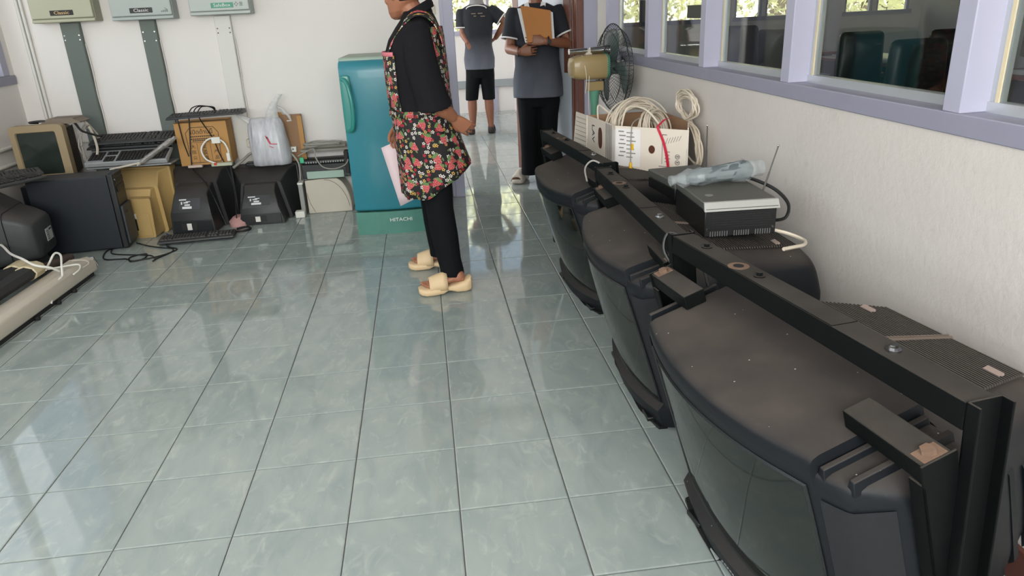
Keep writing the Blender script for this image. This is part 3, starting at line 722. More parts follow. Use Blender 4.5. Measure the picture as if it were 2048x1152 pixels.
antenna((1.494, 1.14, .722), (1.474, 1.10, .908), 'upright chrome rod antenna behind the plastic sleeve')
# dark pan lying under the units
# roll in clear plastic
def sleeve(name, label, a, b, r0, r1, m, seed=2, core=None, flat=.75, corer=.6):
    rnd = random.Random(seed); t = thing(name, label, 'plastic sleeve', a); A, B = V(a), V(b); d = (B-A).normalized(); u = d.cross(V((0, 0, 1))).normalized(); v = u.cross(d)
    rings = []; N = 16
    for k in range(N):
        q = k/(N-1); rr = (r0*(1-q)+r1*q)*(1+.10*math.sin(9*q))
        if k in (0,): rr *= .75
        if k == 1: rr *= .55
        if k > N-3: rr *= .7
        rings.append([A.lerp(B, q)+u*rr*(1+rnd.uniform(-.18, .18))*math.cos(x)+v*rr*flat*(1+rnd.uniform(-.2, .2))*math.sin(x) for x in [2*math.pi*i/14 for i in range(14)]])
    MB().loft(rings).build('film', m, t, world=True, angle=25)
    if core: MB().limb([A.lerp(B, .25), A.lerp(B, .8)], [r0*corer, r1*corer], 12).build('contents', core, t, world=True)
    return t
sleeve('plastic_sleeve', 'clear plastic sleeve wrapped round a grey roll, lying across both flat units', (1.185, .70, .785), (1.535, .715, .806), .030, .044, film('clear_film', (.5, .55, .56), .30, .15), 4, mat('roll_grey', srgb(92, 100, 102), .35), .82, .86)
cable('power_cable', [(1.40, .78, .765), (1.46, .74, .775), (1.50, .66, .77), (1.535, .58, .75), (1.55, .52, .715), (1.535, .50, .675), (1.505, .52, .66)], .006, CABLEK, 'thick black cord curling from the silver-lipped unit')
cable('white_cable', [(1.47, .47, .645), (1.53, .46, .628), (1.555, .40, .62), (1.51, .32, .632), (1.45, .27, .645), (1.40, .24, .652)], .006, CABLEW, 'short white cord lying over the back of the middle television')
cable('strap_cable', [(1.05, .14, .745), (1.0, .16, .76), (.985, .15, .71), (1.02, .12, .66), (1.08, .10, .67), (1.09, .06, .62), (1.10, .03, .60)], .005, CABLEK, 'black cord looped over the meeting ends of two steel brackets')
cable('strap_cable', [(1.06, 1.20, .755), (1.02, 1.22, .772), (.99, 1.23, .74), (1.0, 1.24, .68)], .004, CABLEG, 'thin grey cord looped over the far bracket end')

# ------------------------------------------------------------ refrigerator
TEAL = mat('teal_enamel', srgb(48, 126, 140), .3, var=.03, coat=.1, spec=.4)
TEALG = mat('teal_green_plastic', srgb(50, 134, 126), .3, var=.08, coat=.1)
TEALD = mat('worn_teal_plinth', srgb(78, 132, 118), .5, var=.18, vs=16)
FTOP = mat('fridge_top', srgb(150, 172, 158), .4, var=.12, dust=srgb(150, 146, 132), dustamt=.5)
fr = thing('refrigerator', 'teal one-door refrigerator behind the woman in the floral apron', 'refrigerator', (.05, 3.06, 0), R(-2))
BX(-.235, .235, .055, .52, .03, 1.115).build('cabinet', TEALG, fr, bevel=.012)
BX(-.24, .24, .03, .525, 1.10, 1.155).build('top_cover', FTOP, fr, bevel=.012)
# bowed door
prof = []
for i in range(13):
    x = -.24+.04*i; prof.append((x, -.012-.022*(1-(x/.24)**2)))
dr = []
for (z, ins, dy) in ((.165, .004, .012), (.172, 0, .004), (.185, 0, 0), (1.06, 0, 0), (1.10, 0, .004), (1.125, .002, .016), (1.135, .006, .03)):
    dr.append([(x*(1-ins*4), y+dy, z) for x, y in prof]+[(.236, .052, z), (-.236, .052, z)])
MB().loft(dr).build('door', TEAL, fr, angle=45)
hd = MB()
MB().loft([sring((-.205, -.024, z), (1, 0, 0), (0, 1, 0), .034*q, .012*q, 14, 3) for z, q in ((.69, .5), (.70, .9), (.72, 1), (1.03, 1), (1.045, .9), (1.05, .5))]).build('grip_recess', TEALG, fr)
MB().tube(spl([(-.224, -.03, 1.03), (-.196, -.062, 1.015), (-.178, -.078, .95), (-.170, -.082, .87), (-.172, -.078, .79), (-.186, -.062, .725), (-.21, -.032, .705)], 5), .013, 10).build('handle', TEALG, fr)
pl = []
for z, k in ((.0, .985), (.012, 1), (.148, 1), (.155, .99)):
    pl.append([(x*k, y+.002, z) for x, y in prof]+[(.236*k, .40, z), (-.236*k, .40, z)])
MB().loft(pl).build('plinth', TEALD, fr, angle=45)
text_mb('HITACHI', .034, (1, 0, 0), (0, 0, 1), (.06, -.0335, .096), .0012, sx=1.15).build('logo', mat('logo_white', srgb(225, 228, 222), .4), fr)
BX(-.02, .10, -.0315, -.029, 1.062, 1.068).build('trim_strip', mat('pink_white', srgb(240, 214, 206), .3), fr)  # pale pink strip painting in the highlight near the door's top edge

# ------------------------------------------------------------ breaker boxes, trunking, conduit, switch on the back wall
def breaker(label, x0, x1, zb, col, badge, txt, tcol, bcol):
    t = thing('breaker_box', label, 'breaker box', (x0, 3.83, zb), 0, 'breaker boxes on the back wall')
    W = x1-x0; m = mat('enamel_'+badge, col, .4, var=.04)
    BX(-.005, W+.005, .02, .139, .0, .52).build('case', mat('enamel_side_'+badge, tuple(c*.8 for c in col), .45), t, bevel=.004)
    BX(0, W, 0, .02, .026, .52).build('door', m, t, bevel=.006)
    BX(-.003, W+.003, .004, .022, .002, .022).build('lower_lip', m, t, bevel=.004)
    cx = W*.5 if badge != 'third' else W*.55
    MB().box(cx-.075, cx+.075, -.003, 0, .045, .078).build('badge', bcol, t, bevel=.001)
    text_mb(txt, .03, (1, 0, 0), (0, 0, 1), (cx, -.0035, .0615), .0006, sx=1.2 if len(txt) < 9 else 1.0).build('badge_letters', tcol, t)
    mk = MB()
    if badge == 'third':
        for q in range(4):
            a = q*math.pi/2; mk.box(W-.085+.010*math.cos(a)-.004, W-.085+.010*math.cos(a)+.004, -.001, 0, .066+.010*math.sin(a)-.004, .066+.010*math.sin(a)+.004)
        for q in range(3): mk.box(W-.062, W-.042, -.001, 0, .054+.009*q, .060+.009*q)
    elif badge == 'second':
        for q in range(4): mk.box(W-.07+.012*q, W-.062+.012*q, -.001, 0, .045, .055+.003*q)
        mk.tube([(W-.05+.02*math.cos(a), -.001, .058+.014*math.sin(a)) for a in [-.6+.2*i for i in range(11)]], .0012, 4)
    if mk.v: mk.build('printed_mark', mat('mark_grey', srgb(120, 126, 122), .6), t)
    return t
GOLD = mat('gold_print', srgb(214, 178, 120), .4)
breaker('breaker box with cream-olive door and black badge, nearest the room corner', -2.275, -1.87, 1.447, srgb(170, 169, 146), 'first', 'Classic', GOLD, PRINTK)
breaker('breaker box with pale grey door and black badge, between the two others', -1.755, -1.352, 1.440, srgb(166, 174, 169), 'second', 'Classic', PRINTW, mat('badge_dark', (.02, .018, .015), .5))
breaker('breaker box with pale grey door and green badge, over the white trunking', -1.232, -.828, 1.450, srgb(174, 181, 176), 'third', 'SafeBox', PRINTW, mat('badge_green', srgb(58, 142, 112), .4))
TRG = mat('grey_trunking', srgb(98, 106, 100), .55, var=.05)
TRW = mat('white_trunking', srgb(214, 212, 206), .5, var=.03)
for k, (x0, x1, z0, m, lab) in enumerate([(-2.15, -2.022, .0, TRG, 'grey cable trunking running down from the cream-olive breaker box'), (-1.62, -1.512, .0, TRG, 'grey cable trunking running down from the black-badged grey breaker box'), (-1.108, -.995, .0, TRW, 'white cable trunking running down from the green-badged breaker box')]):
    t = thing('cable_trunking', lab, 'trunking', ((x0+x1)/2, YB, z0), 0, 'trunking under the breaker boxes'); h = (x1-x0)/2
    BX(-h, h, -.035, -.0005, 0, 1.445).build('duct', m, t, bevel=.003)
    BX(-h+.004, h-.004, -.038, -.035, .01, 1.44).build('lid', m, t, bevel=.0015)
    for z in (1.36, 1.30 if k == 1 else 1.33): 
        for sx in (-1, 1): MB().cyl((sx*(h-.015), -.040, z), (sx*(h-.015), -.038, z), .005, 8).build('screw', CHROME if k < 2 else RUST, t)
    MB().tube(spl([(h+.004, -.012, 1.30), (h+.008, -.014, 1.1), (h+.003, -.012, .95), (h+.009, -.014, .8), (h+.005, -.012, .6)], 4), .004, 5).build('sealant', PLASTER, t)
for k, x in enumerate((-2.408, -2.380)):
    t = props(MB().cyl((x, YB-.013, .0), (x, YB-.013, ZC-.02), .011, 10).build('conduit', TRW), ('white conduit pipe in the room corner, closer to the left wall', 'white conduit pipe in the room corner, closer to the breaker boxes')[k], 'conduit')
for k, z in enumerate((.655, .545)):
    props(MB().cyl((XL+.016, 2.0, z), (XL+.016, YB-.02, z), .014, 10).build('conduit', TRW), ('upper white conduit along the left wall behind the beige monitor', 'lower white conduit along the left wall behind the beige monitor')[k], 'conduit')
t = props(MB().cyl((-2.3, YB-.016, .62), (-1.0, YB-.016, .62), .010, 8).build('conduit', TRW), 'thin white conduit running level along the back wall behind the keyboards', 'conduit')
sw = thing('light_switch', 'cream wall switch plate beside the doorway', 'switch', (.415, YB, 1.42))
BX(-.055, .055, -.010, -.0005, -.035, .035).build('plate', CREAM, sw, bevel=.003)
for x in (-.018, .014): BX(x-.012, x+.012, -.014, -.010, -.02, .02).build('rocker', WHITE, sw, bevel=.002)

# ------------------------------------------------------------ monitors, computers and printers along the back wall
def rrect(cx, cz, hw, ht, y, hwt=None, r=.012, n=4):   # rounded trapezoid in the x-z plane
    hwt = hw if hwt is None else hwt
    cs = [(cx+hw, cz-ht, -90, 0), (cx+hwt, cz+ht, 0, 90), (cx-hwt, cz+ht, 90, 180), (cx-hw, cz-ht, 180, 270)]; out = []
    for (x, z, a0, a1) in cs:
        sx = 1 if x > cx else -1; sz = 1 if z > cz else -1
        for k in range(n):
            a = R(a0+(a1-a0)*k/(n-1)); out.append((x-sx*r+r*math.cos(a), y, z-sz*r+r*math.sin(a)))
    return out
def crt_rear(name, label, loc, rz, W, H, D, m, bell, text=True, slope=.6, group='tube monitors standing back to the room'):
    # screen faces +y (the wall); the tapering back faces the room
    t = thing(name, label, 'monitor', loc, rz, group)
    w2 = W/2
    MB().loft([rrect(0, H/2, w2-.006, H/2-.004, 0), rrect(0, H/2, w2, H/2, -.012), rrect(0, H/2, w2, H/2, -.10), rrect(0, H/2, w2-.004, H/2-.004, -.105)]).build('front_bezel', m, t)
    b = bell
    MB().loft([rrect(0, (H-.008)/2, w2-.012, (H-.008)/2, -.104), rrect(0, (H-.025)/2, w2-.04, (H-.025)/2, -.16, w2-.06), rrect(0, b[0]/2, b[1]+.03, b[0]/2, -.25, b[2]+.03, .02)], caps=True).build('funnel', m, t)
    MB().loft([rrect(0, b[0]/2+.004, b[1]+.006, b[0]/2-.004, -.235, b[2]+.004, .012), rrect(0, b[0]/2, b[1]+.004, b[0]/2-.006, -.30, b[2], .014), rrect(0, (b[0]-.05)/2, b[1], (b[0]-.05)/2, -D+.06, b[2]-.004, .014), rrect(0, b[3]/2, b[1]-.004, b[3]/2, -D, b[2]+.02, .012)]).build('back_housing', m, t)
    BX(-b[1]*.86, b[1]*.86, -D-.006, -D+.02, .012, b[3]*.62).build('connector_panel', DKP if text else m, t, bevel=.003)
    yb = -D-.0065
    for k, (x0, x1) in enumerate(((-b[1]*.5, -b[1]*.28), (-b[1]*.26, -b[1]*.05), (-b[1]*.02, b[1]*.2))):
        BX(x0, x1, yb-.003, yb, b[3]*.2, b[3]*.5).build('socket', WHITE if text and k == 1 else PRINTK, t, bevel=.001)
    if text:
        lb = MB(); z1 = (b[0]-.05); dz = z1-b[3]; dy = -.06
        def P(x, q, o=.002): return (x, -D+.06+dy*q-o, z1-dz*q-.0+o)
        for (x0, x1, q0, q1) in ((-b[1]*.50, -b[1]*.18, .30, .36), (-b[1]*.42, -b[1]*.36, .44, .58), (-b[1]*.3, -b[1]*.1, .46, .52), (-b[1]*.2, .0, .42, .46), (-b[1]*.36, b[1]*.06, .70, .82), (-b[1]*.26, -b[1]*.02, .58, .66)):
            lb.hexa([P(x0, q1, 0), P(x1, q1, 0), P(x1, q1), P(x0, q1), P(x0, q0, 0), P(x1, q0, 0), P(x1, q0), P(x0, q0)])
        lb.build('rating_print', PRINTW, t, smooth=False)
        w_ = MB()
        w_.hexa([P(-b[1]*.5, .86, -.001), P(b[1]*.45, .86, -.001), P(b[1]*.45, .86, .0012), P(-b[1]*.5, .86, .0012), P(-b[1]*.5, .26, -.001), P(b[1]*.45, .26, -.001), P(b[1]*.45, .26, .0012), P(-b[1]*.5, .26, .0012)])
        w_.build('rating_label', mat('label_dark', srgb(52, 54, 56), .5), t, smooth=False)
    return t
MONK = mat('monitor_black', srgb(34, 34, 35), .45, var=.1, dust=srgb(78, 72, 66), dustamt=.55)
MONB = mat('monitor_beige', srgb(184, 154, 100), .5, var=.06, vs=4, dust=srgb(150, 130, 100), dustamt=.3)
crt_rear('tube_monitor', 'black tube monitor seen from behind, under the plastic carrier bag', (-.92, 3.93, 0), R(0), .52, .385, .40, MONK, (.285, .165, .115, .13))
crt_rear('tube_monitor', 'black tube monitor seen from behind, under the printed cardboard box', (-1.345, 3.86, 0), R(-3), .46, .425, .45, MONK, (.33, .155, .12, .16))
mb = crt_rear('tube_monitor', 'beige tube monitor seen from behind, under the stacked keyboards', (-1.725, 3.80, 0), R(-6), .40, .45, .385, MONB, (.335, .140, .128, .28), text=False)
MB().box(-.12, .03, -.392, -.3845, .135, .175).build('paper_label', WHITE, mb); 
MB().box(-.11, .02, -.3935, -.392, .142, .147).box(-.11, -.02, -.3935, -.392, .153, .158).build('label_print', mat('grey_print', (0, 0, 0)), mb)

# big navy-black computer tower beside the beige monitor
NAVY = mat('navy_tower', srgb(24, 30, 38), .45, var=.06, vs=3, dust=srgb(84, 82, 80), dustamt=.5)
tw = thing('computer_tower', 'large navy-black computer tower with its plain side toward the room', 'computer', (-1.985, 3.25, 0), R(6))
BX(-.27, .205, -.105, .105, .006, .50).build('case', NAVY, tw, bevel=.004)
BX(-.272, .207, -.112, -.105, .012, .494).build('side_cover', NAVY, tw, bevel=.003)
BX(.205, .245, -.108, .108, .004, .505).build('front_bezel', DKP, tw, bevel=.008)
BX(.245, .262, -.10, .10, .03, .29).build('lower_door', mat('tower_door', srgb(52, 56, 60), .5), tw, bevel=.005)
for z in (.40, .455): BX(.245, .250, -.075, .09, z-.02, z+.02).build('drive_bay', NAVY, tw, bevel=.002)
MB().box(.262, .265, -.06, -.02, .235, .245).build('door_latch', PRINTK, tw)
MB().cyl((.245, -.085, .465), (.249, -.085, .465), .008, 12).build('power_button', CHROME, tw)
for x in (-.2, .15):
    for y in (-.08, .08): MB().cyl((x, y, 0), (x, y, .008), .015, 10).build('foot', DKP, tw)
# old case lying behind, carrying the beige monitor
oc = thing('desktop_case', 'dusty dark computer case under the beige upright monitor', 'computer', (-2.24, 3.69, 0))
BX(-.24, .24, -.2, .2, 0, .225).build('case', DKP, oc, bevel=.006); BX(-.24, .24, -.2, .2, .227, .400).build('case', NAVY, oc, bevel=.006)
BX(-.22, .22, -.206, -.2, .03, .2).build('front_bezel', DKP, oc, bevel=.003)
# beige monitor facing the room
bm_ = thing('tube_monitor', 'beige tube monitor facing the room, with black cable heaped on top', 'monitor', (-2.285, 3.50, .402), R(4))
BEI = mat('monitor_beige_front', srgb(158, 139, 108), .5, var=.06, vs=4)
W, H = .335, .405
fb = MB()
o0 = rrect(0, H/2, W/2, H/2, 0, r=.03, n=5); o1 = rrect(0, H/2, W/2, H/2, .07, r=.03, n=5); i0 = rrect(-.008, H/2+.012, W/2-.042, H/2-.056, .0, r=.012, n=5); i1 = rrect(-.008, H/2+.012, W/2-.048, H/2-.062, .014, r=.012, n=5)
fb.loft([i1, i0, o0, o1], caps=False); fb.add(o1, [tuple(range(len(o1)))])
fb.build('front_bezel', BEI, bm_)
gv = MB(); gr = []
for k in range(7): gr.append(rrect(-.008, H/2+.012, (W/2-.045)*(1-k/7), (H/2-.060)*(1-k/7), .012-.008*math.sin(k/7*math.pi/2), r=.012*(1-k/7), n=5))
gv.loft(gr, caps=True).build('screen', mat('screen_dark', srgb(44, 52, 48), .12, var=.03), bm_)
BX(W/2-.045, W/2-.02, -.004, .0, .03, .07).build('button_strip', BEI, bm_, bevel=.002)
MB().loft([rrect(0, H/2, W/2-.01, H/2-.008, .07), rrect(0, H/2, W/2-.03, H/2-.02, .20), rrect(0, H/2-.01, W/2-.06, H/2-.05, .36)]).build('back_housing', mat('beige_grey', srgb(150, 138, 118), .6), bm_)
vs_ = MB()
for k in range(8): y = .085+.030*k; s_ = W/2-.01-(y-.07)*.155; vs_.hexa([(s_-.02, y, .06), (s_+.004, y, .05), (s_+.002, y+.014, .05), (s_-.02, y+.014, .06), (s_-.02, y, H-.06), (s_+.004, y, H-.04), (s_+.002, y+.014, H-.04), (s_-.02, y+.014, H-.06)])
props(vs_.build('side_vents', mat('vent_dark', srgb(58, 52, 48), .7), bm_, smooth=False), kind='stuff')
rnd = random.Random(4)
for k in range(2):
    pts = []
    for i in range(30):
        a = i*.75; pts.append((-2.03+.05*math.cos(a)*(.5)+rnd.uniform(-.01, .01), 3.66+.09*math.cos(a)+rnd.uniform(-.015, .015), .62+.14*math.sin(a)+rnd.uniform(-.02, .02)))
    if k == 0: cable('cable_coil', pts, .006, CABLEG, 'grey cable coil hanging on the side of the beige upright monitor', n=4)
cable('cable_coil', [(-2.02, 3.62, .50), (-1.98, 3.64, .60), (-2.0, 3.67, .72), (-2.05, 3.72, .79), (-1.99, 3.75, .65), (-2.0, 3.7, .5)], .009, CREAM, 'pale thick cable bent beside the beige upright monitor')
cable('black_cable', [(-2.30, 3.60, .812), (-2.34, 3.56, .82), (-2.28, 3.60, .822), (-2.20, 3.62, .812), (-2.15, 3.66, .815), (-2.08, 3.62, .80), (-2.03, 3.58, .75), (-1.98, 3.56, .73), (-1.90, 3.56, .70)], .008, CABLEK, 'black cable heaped on top of the beige upright monitor')
props(MB().loft([rrect(-2.16, .815, .13, .018, y, .09, .008) for y in (3.60, 3.64, 3.72, 3.76)]).build('cloth', mat('grey_rag', srgb(128, 116, 104), .9, bump=.4, bs=30)), 'crumpled grey-brown rag on top of the beige upright monitor', 'cloth')

# keyboards
KEYS = mat('black_keys', srgb(26, 26, 27), .5, var=.12, dust=DUST, dustamt=.35)
def keyboard(label, loc, rot, W, D, body, keys=KEYS, cat='keyboard', tilt=0, group='old keyboards'):
    t = thing('keyboard', label, cat, loc, 0, group); t.rotation_euler = rot
    MB().hexa([(-W/2, -D/2, 0), (W/2, -D/2, 0), (W/2, D/2, 0), (-W/2, D/2, 0), (-W/2+.004, -D/2+.004, .014), (W/2-.004, -D/2+.004, .014), (W/2-.004, D/2-.006, .030), (-W/2+.004, D/2-.006, .030)]).build('body', body, t, bevel=.004)
    kb = MB(); sl = .016/D
    def key(x0, x1, y0, y1):
        z = lambda y: .014+(y+D/2)*sl
        kb.hexa([(x0, y0, z(y0)-.001), (x1, y0, z(y0)-.001), (x1, y1, z(y1)-.001), (x0, y1, z(y1)-.001), (x0+.002, y0+.002, z(y0)+.007), (x1-.002, y0+.002, z(y0)+.007), (x1-.002, y1-.001, z(y1)+.007), (x0+.002, y1-.001, z(y1)+.007)])
    rows = 6; rh = (D-.05)/rows; y0 = -D/2+.032
    for r in range(rows):
        n = 15; xa, xb = -W/2+.015, W/2-.17*W/.45
        if r == 0:
            for (p, q) in ((0, .1), (.1, .17), (.17, .27), (.27, .68), (.68, .78), (.78, .86), (.86, 1)): key(xa+(xb-xa)*p+.001, xa+(xb-xa)*q-.001, y0, y0+rh-.002)
        else:
            for c in range(n): key(xa+(xb-xa)*c/n+.001, xa+(xb-xa)*(c+1)/n-.001, y0+r*rh, y0+(r+1)*rh-.002)
        for c in range(3): key(xb+.012*W/.45+c*.019*W/.45, xb+.012*W/.45+(c+1)*.019*W/.45-.002, y0+r*rh, y0+(r+1)*rh-.002) if r != 2 else None
        for c in range(4): key(W/2-.09*W/.45+c*.019*W/.45, W/2-.09*W/.45+(c+1)*.019*W/.45-.002, y0+r*rh, y0+(r+1)*rh-.002) if r < 5 else None
    props(kb.build('keys', keys, t, smooth=False), kind='stuff')
    return t
SILB = mat('silver_keyboard', srgb(160, 162, 164), .4, .2, var=.05)
keyboard('black keyboard lying on the floor before the black monitors', (-1.30, 3.235, .012), (R(-3), 0, R(5)), .50, .15, BLACKP)
keyboard('silver-framed keyboard at the bottom of the stack on the beige monitor', (-1.765, 3.61, .535), (R(-24), 0, R(179)), .56, .185, SILB)
keyboard('black keyboard in the middle of the stack on the beige monitor', (-1.77, 3.76, .600), (R(4), 0, R(-1)), .60, .18, BLACKP)
keyboard('black keyboard at the top of the stack on the beige monitor', (-1.755, 3.75, .640), (R(8), 0, R(1)), .58, .18, BLACKP)
keyboard('black keyboard lying across the printed cardboard box', (-1.235, 3.77, .772), (R(-2), R(-1.2), R(4)), .53, .17, BLACKP)
keyboard('black keyboard on top of the dark monitor at the left wall, nearest the room', (-2.20, 2.78, .548), (0, 0, R(60)), .48, .16, BLACKP)
keyboard('black keyboard on top of the dark monitor at the left wall, nearest the corner', (-2.33, 3.0, .552), (0, 0, R(35)), .48, .16, BLACKP)
tray = props(BX(-2.05, -1.48, 3.56, 3.76, .478, .490).build('tray', SILB, bevel=.003), 'thin silver-edged tray under the keyboard stack', 'tray')
props(BX(-2.02, -1.54, 3.70, 3.84, .562, .590).build('keyboard_box', DKP, bevel=.004), 'flat black slab between the stacked keyboards', 'box')
sleeve('plastic_sleeve', 'grey crumpled plastic sleeve over the keyboard stack', (-1.68, 3.50, .50), (-1.395, 3.50, .672), .030, .034, film('grey_film', (.45, .43, .40), .75), 9, mat('roll_brown', srgb(110, 104, 96), .6), .5)
props(MB().tube([(-1.86, 3.47, .485), (-1.66, 3.49, .515)], .007, 8).build('rod', CREAM), 'pale thin rod sticking out of the grey plastic sleeve', 'rod')

# printed cardboard box on the black monitor
cb = thing('cardboard_box', 'tan cardboard box with black printed lettering on the black monitor', 'box', (-1.29, 3.84, .43), R(3))
BX(-.18, .18, -.11, .10, 0, .305).build('carton', CARD, cb, bevel=.003)
MB().box(-.181, -.001, -.112, .101, .3055, .308).box(.001, .181, -.112, .101, .3055, .308).build('top_flap', CARD, cb, bevel=.001)
y = -.1115
pr = MB()
def line(mb, a, b, w=.0022):
    a, b = V((a[0], y, a[1])), V((b[0], y, b[1])); d = (b-a).normalized(); n = V((-d.z, 0, d.x))*w
    mb.prism([a-n, b-n, b+n, a+n], (0, .001, 0))
fr_ = [(-.105, .02), (.105, .02), (.115, .23), (.085, .272), (-.075, .272), (-.11, .235)]
for k in range(6): line(pr, fr_[k], fr_[(k+1) % 6], .0018)
line(pr, (-.10, .165), (.11, .165), .001); line(pr, (-.045, .02), (-.045, .16), .001); line(pr, (.045, .02), (.045, .16), .001)
for k, (zz, x0, x1) in enumerate(((.208, -.08, .085), (.190, -.08, .09), (.178, -.07, .07))):
    q = x0
    while q < x1: pr.box(q, q+.009, y, y+.001, zz-.004, zz+.004); q += .013
pr.join(text_mb('เปิดด้านนี้', .042, (1, 0, 0), (0, 0, 1), (.0, y+.0005, .238)))
for (s_, x, z0, dz, sz) in (('大田公', -.075, .135, .04, .03), ('友淡福', .0, .135, .045, .042), ('产品', .078, .09, .04, .03)):
    for k, ch in enumerate(s_): pr.join(text_mb(ch, sz, (1, 0, 0), (0, 0, 1), (x, y+.0005, z0-dz*k)))
pr.build('box_print', PRINTK, cb, smooth=False)
for k, pts in enumerate([[(-1.42, 3.69, .79), (-1.42, 3.70, .76), (-1.415, 3.715, .60), (-1.40, 3.72, .50)], [(-1.34, 3.69, .79), (-1.345, 3.71, .76), (-1.37, 3.715, .60), (-1.385, 3.71, .48), (-1.37, 3.66, .415), (-1.28, 3.56, .345), (-1.20, 3.42, .27), (-1.13, 3.36, .06)], [(-1.27, 3.69, .79), (-1.265, 3.72, .74), (-1.21, 3.72, .62), (-1.18, 3.715, .50), (-1.145, 3.69, .415), (-1.10, 3.62, .25), (-1.10, 3.54, .06)]]):
    cable('black_cable', pts, .0042, CABLEK, ('first black keyboard cable hanging down the printed box front, over its outer edge', 'black keyboard cable hanging down the middle of the printed box front', 'black keyboard cable hanging down the printed box near its wall side')[k])
for k in range(3):
    cable('cable_loop', [(-1.36+.03*k, 3.80, .805), (-1.33+.03*k, 3.79, .835), (-1.27+.02*k, 3.78, .848-.004*k), (-1.20+.01*k, 3.79, .83), (-1.18, 3.80, .803)], .0038, CABLEK, ('outermost', 'middle', 'innermost')[k]+' of three black cable loops arching over the box-top keyboard')
hs = thing('white_headband', 'white looped cord with white plugs leaning on the printed box', 'cord', (-1.2, 3.68, .44))
MB().tube(spl([(-1.20, 3.665, .445), (-1.27, 3.67, .48), (-1.295, 3.69, .55), (-1.25, 3.70, .61), (-1.19, 3.70, .62), (-1.135, 3.70, .59), (-1.11, 3.69, .53), (-1.115, 3.68, .50)], 6), .0065, 8).build('cord', WHITE, hs, world=True)
BX(-1.215, -1.155, 3.690, 3.705, .585, .630).build('paper_tag', WHITE, hs, world=True, bevel=.003)
BX(-1.125, -1.10, 3.67, 3.69, .455, .515).build('plug', WHITE, hs, world=True, bevel=.004)
ps = thing('power_strip', 'pale power strip with a red switch on the black monitor edge', 'power strip', (-1.2, 3.66, .427))
BX(-1.235, -1.09, 3.645, 3.68, .428, .450).build('body', mat('pale_green_plastic', srgb(178, 182, 160), .5), ps, world=True, bevel=.003)
BX(-1.215, -1.195, 3.643, 3.67, .436, .453).build('red_switch', mat('red_switch', srgb(200, 60, 36), .4), ps, world=True, bevel=.002)
props(BX(-1.40, -1.30, 3.65, 3.68, .427, .445).build('plug_bar', mat('pale_pink_plastic', srgb(196, 176, 164), .5), bevel=.003), 'pale pinkish flat plastic bar under the printed box', 'bar')

# plastic carrier bag and brown carton on the other black monitor
bag = thing('carrier_bag', 'white plastic carrier bag with red print on the black monitor', 'bag', (-.83, 3.80, .388))
rr = []
for (z, rx, ry, dx) in ((0, .125, .06, 0), (.01, .138, .075, 0), (.06, .142, .08, 0), (.15, .136, .075, -.004), (.24, .128, .06, -.008), (.30, .122, .045, -.010), (.33, .112, .03, -.010), (.345, .10, .02, -.01)):
    ring = sring((dx, 0, z), (1, 0, 0), (0, 1, 0), rx, ry, 36, 3.2)
    rr.append([p+V((noise.noise(V((p.x*30, p.y*30, p.z*5))+V((3, 1, 0)))*.010, noise.noise(V((p.x*34, 2, p.z*4)))*.022+noise.noise(p*40)*.005, 0)) for p in ring])
FILMW = film('carrier_film', (.58, .58, .61), .85, .3, .12)
FILMC = film('carrier_handle_film', (.72, .72, .71), .5)
MB().loft(rr).build('sack', FILMW, bag, angle=60)
MB().loft([[V(c)+V((math.cos(a)*.02*s_, math.sin(a)*.012*s_, 0))+V((0, 0, .012*math.sin(a)*s_)) for a in [2*math.pi*i/10 for i in range(10)]] for c, s_ in [((-.10, 0, .30), 1.4), ((-.13, 0, .335), 1.2), ((-.17, 0, .36), .8), ((-.20, .0, .375), .5)]]).build('left_handle', FILMC, bag)
MB().loft([[V(c)+V((math.cos(a)*s_, math.sin(a)*.02, 0)) for a in [2*math.pi*i/12 for i in range(12)]] for c, s_ in [((.04, 0, .31), .055), ((.045, 0, .38), .042), ((.07, 0, .44), .028), ((.11, 0, .49), .020), ((.125, 0, .505), .018)]]).build('upright_handle', FILMC, bag)
MB().loft([[V(c)+V((math.cos(a)*s_, math.sin(a)*.015, 0)) for a in [2*math.pi*i/10 for i in range(10)]] for c, s_ in [((.07, .01, .43), .02), ((.12, .01, .40), .018), ((.16, .01, .35), .012), ((.175, .01, .31), .006)]]).build('torn_strip', FILMC, bag)
rp = MB()
for (a, b_, w_) in (((-.005, .215), (.015, .165), .010), ((.015, .165), (.065, .16), .005), ((.005, .15), (.035, .135), .004), ((-.012, .225), (.002, .205), .006)):
    A, B = V((a[0], -.0795, a[1])), V((b_[0], -.0795, b_[1])); dd = (B-A).normalized(); nn = V((-dd.z, 0, dd.x))*w_*.5
    rp.prism([A-nn, B-nn, B+nn, A+nn], (0, .004, 0))
rp.build('red_print', mat('red_print', srgb(206, 60, 84), .5), bag, smooth=False)
MB().ball((-.05, 0, .055), .07, .05, .045, 14, 8).ball((.06, 0, .05), .06, .05, .04, 14, 8).build('contents', mat('bag_goods', srgb(206, 170, 176), .7, var=.25, vs=20), bag)
bc = thing('brown_carton', 'brown flat cardboard carton standing behind the carrier bag', 'box', (-.70, 3.90, .388))
BX(-.13, .105, -.02, .03, 0, .345).build('carton', CARDIN, bc, bevel=.003)
BX(.075, .108, -.022, -.02, .01, .335).build('edge_flap', CARD, bc); BX(.0, .03, -.0215, -.02, .30, .307).build('staple_mark', WHITE, bc)
MB().hexa([(-.12, -.02, .345), (-.03, -.02, .345), (-.03, .0, .345), (-.12, .0, .345), (-.10, -.03, .375), (-.03, -.03, .370), (-.03, -.026, .370), (-.10, -.026, .375)]).build('open_flap', CARD, bc)
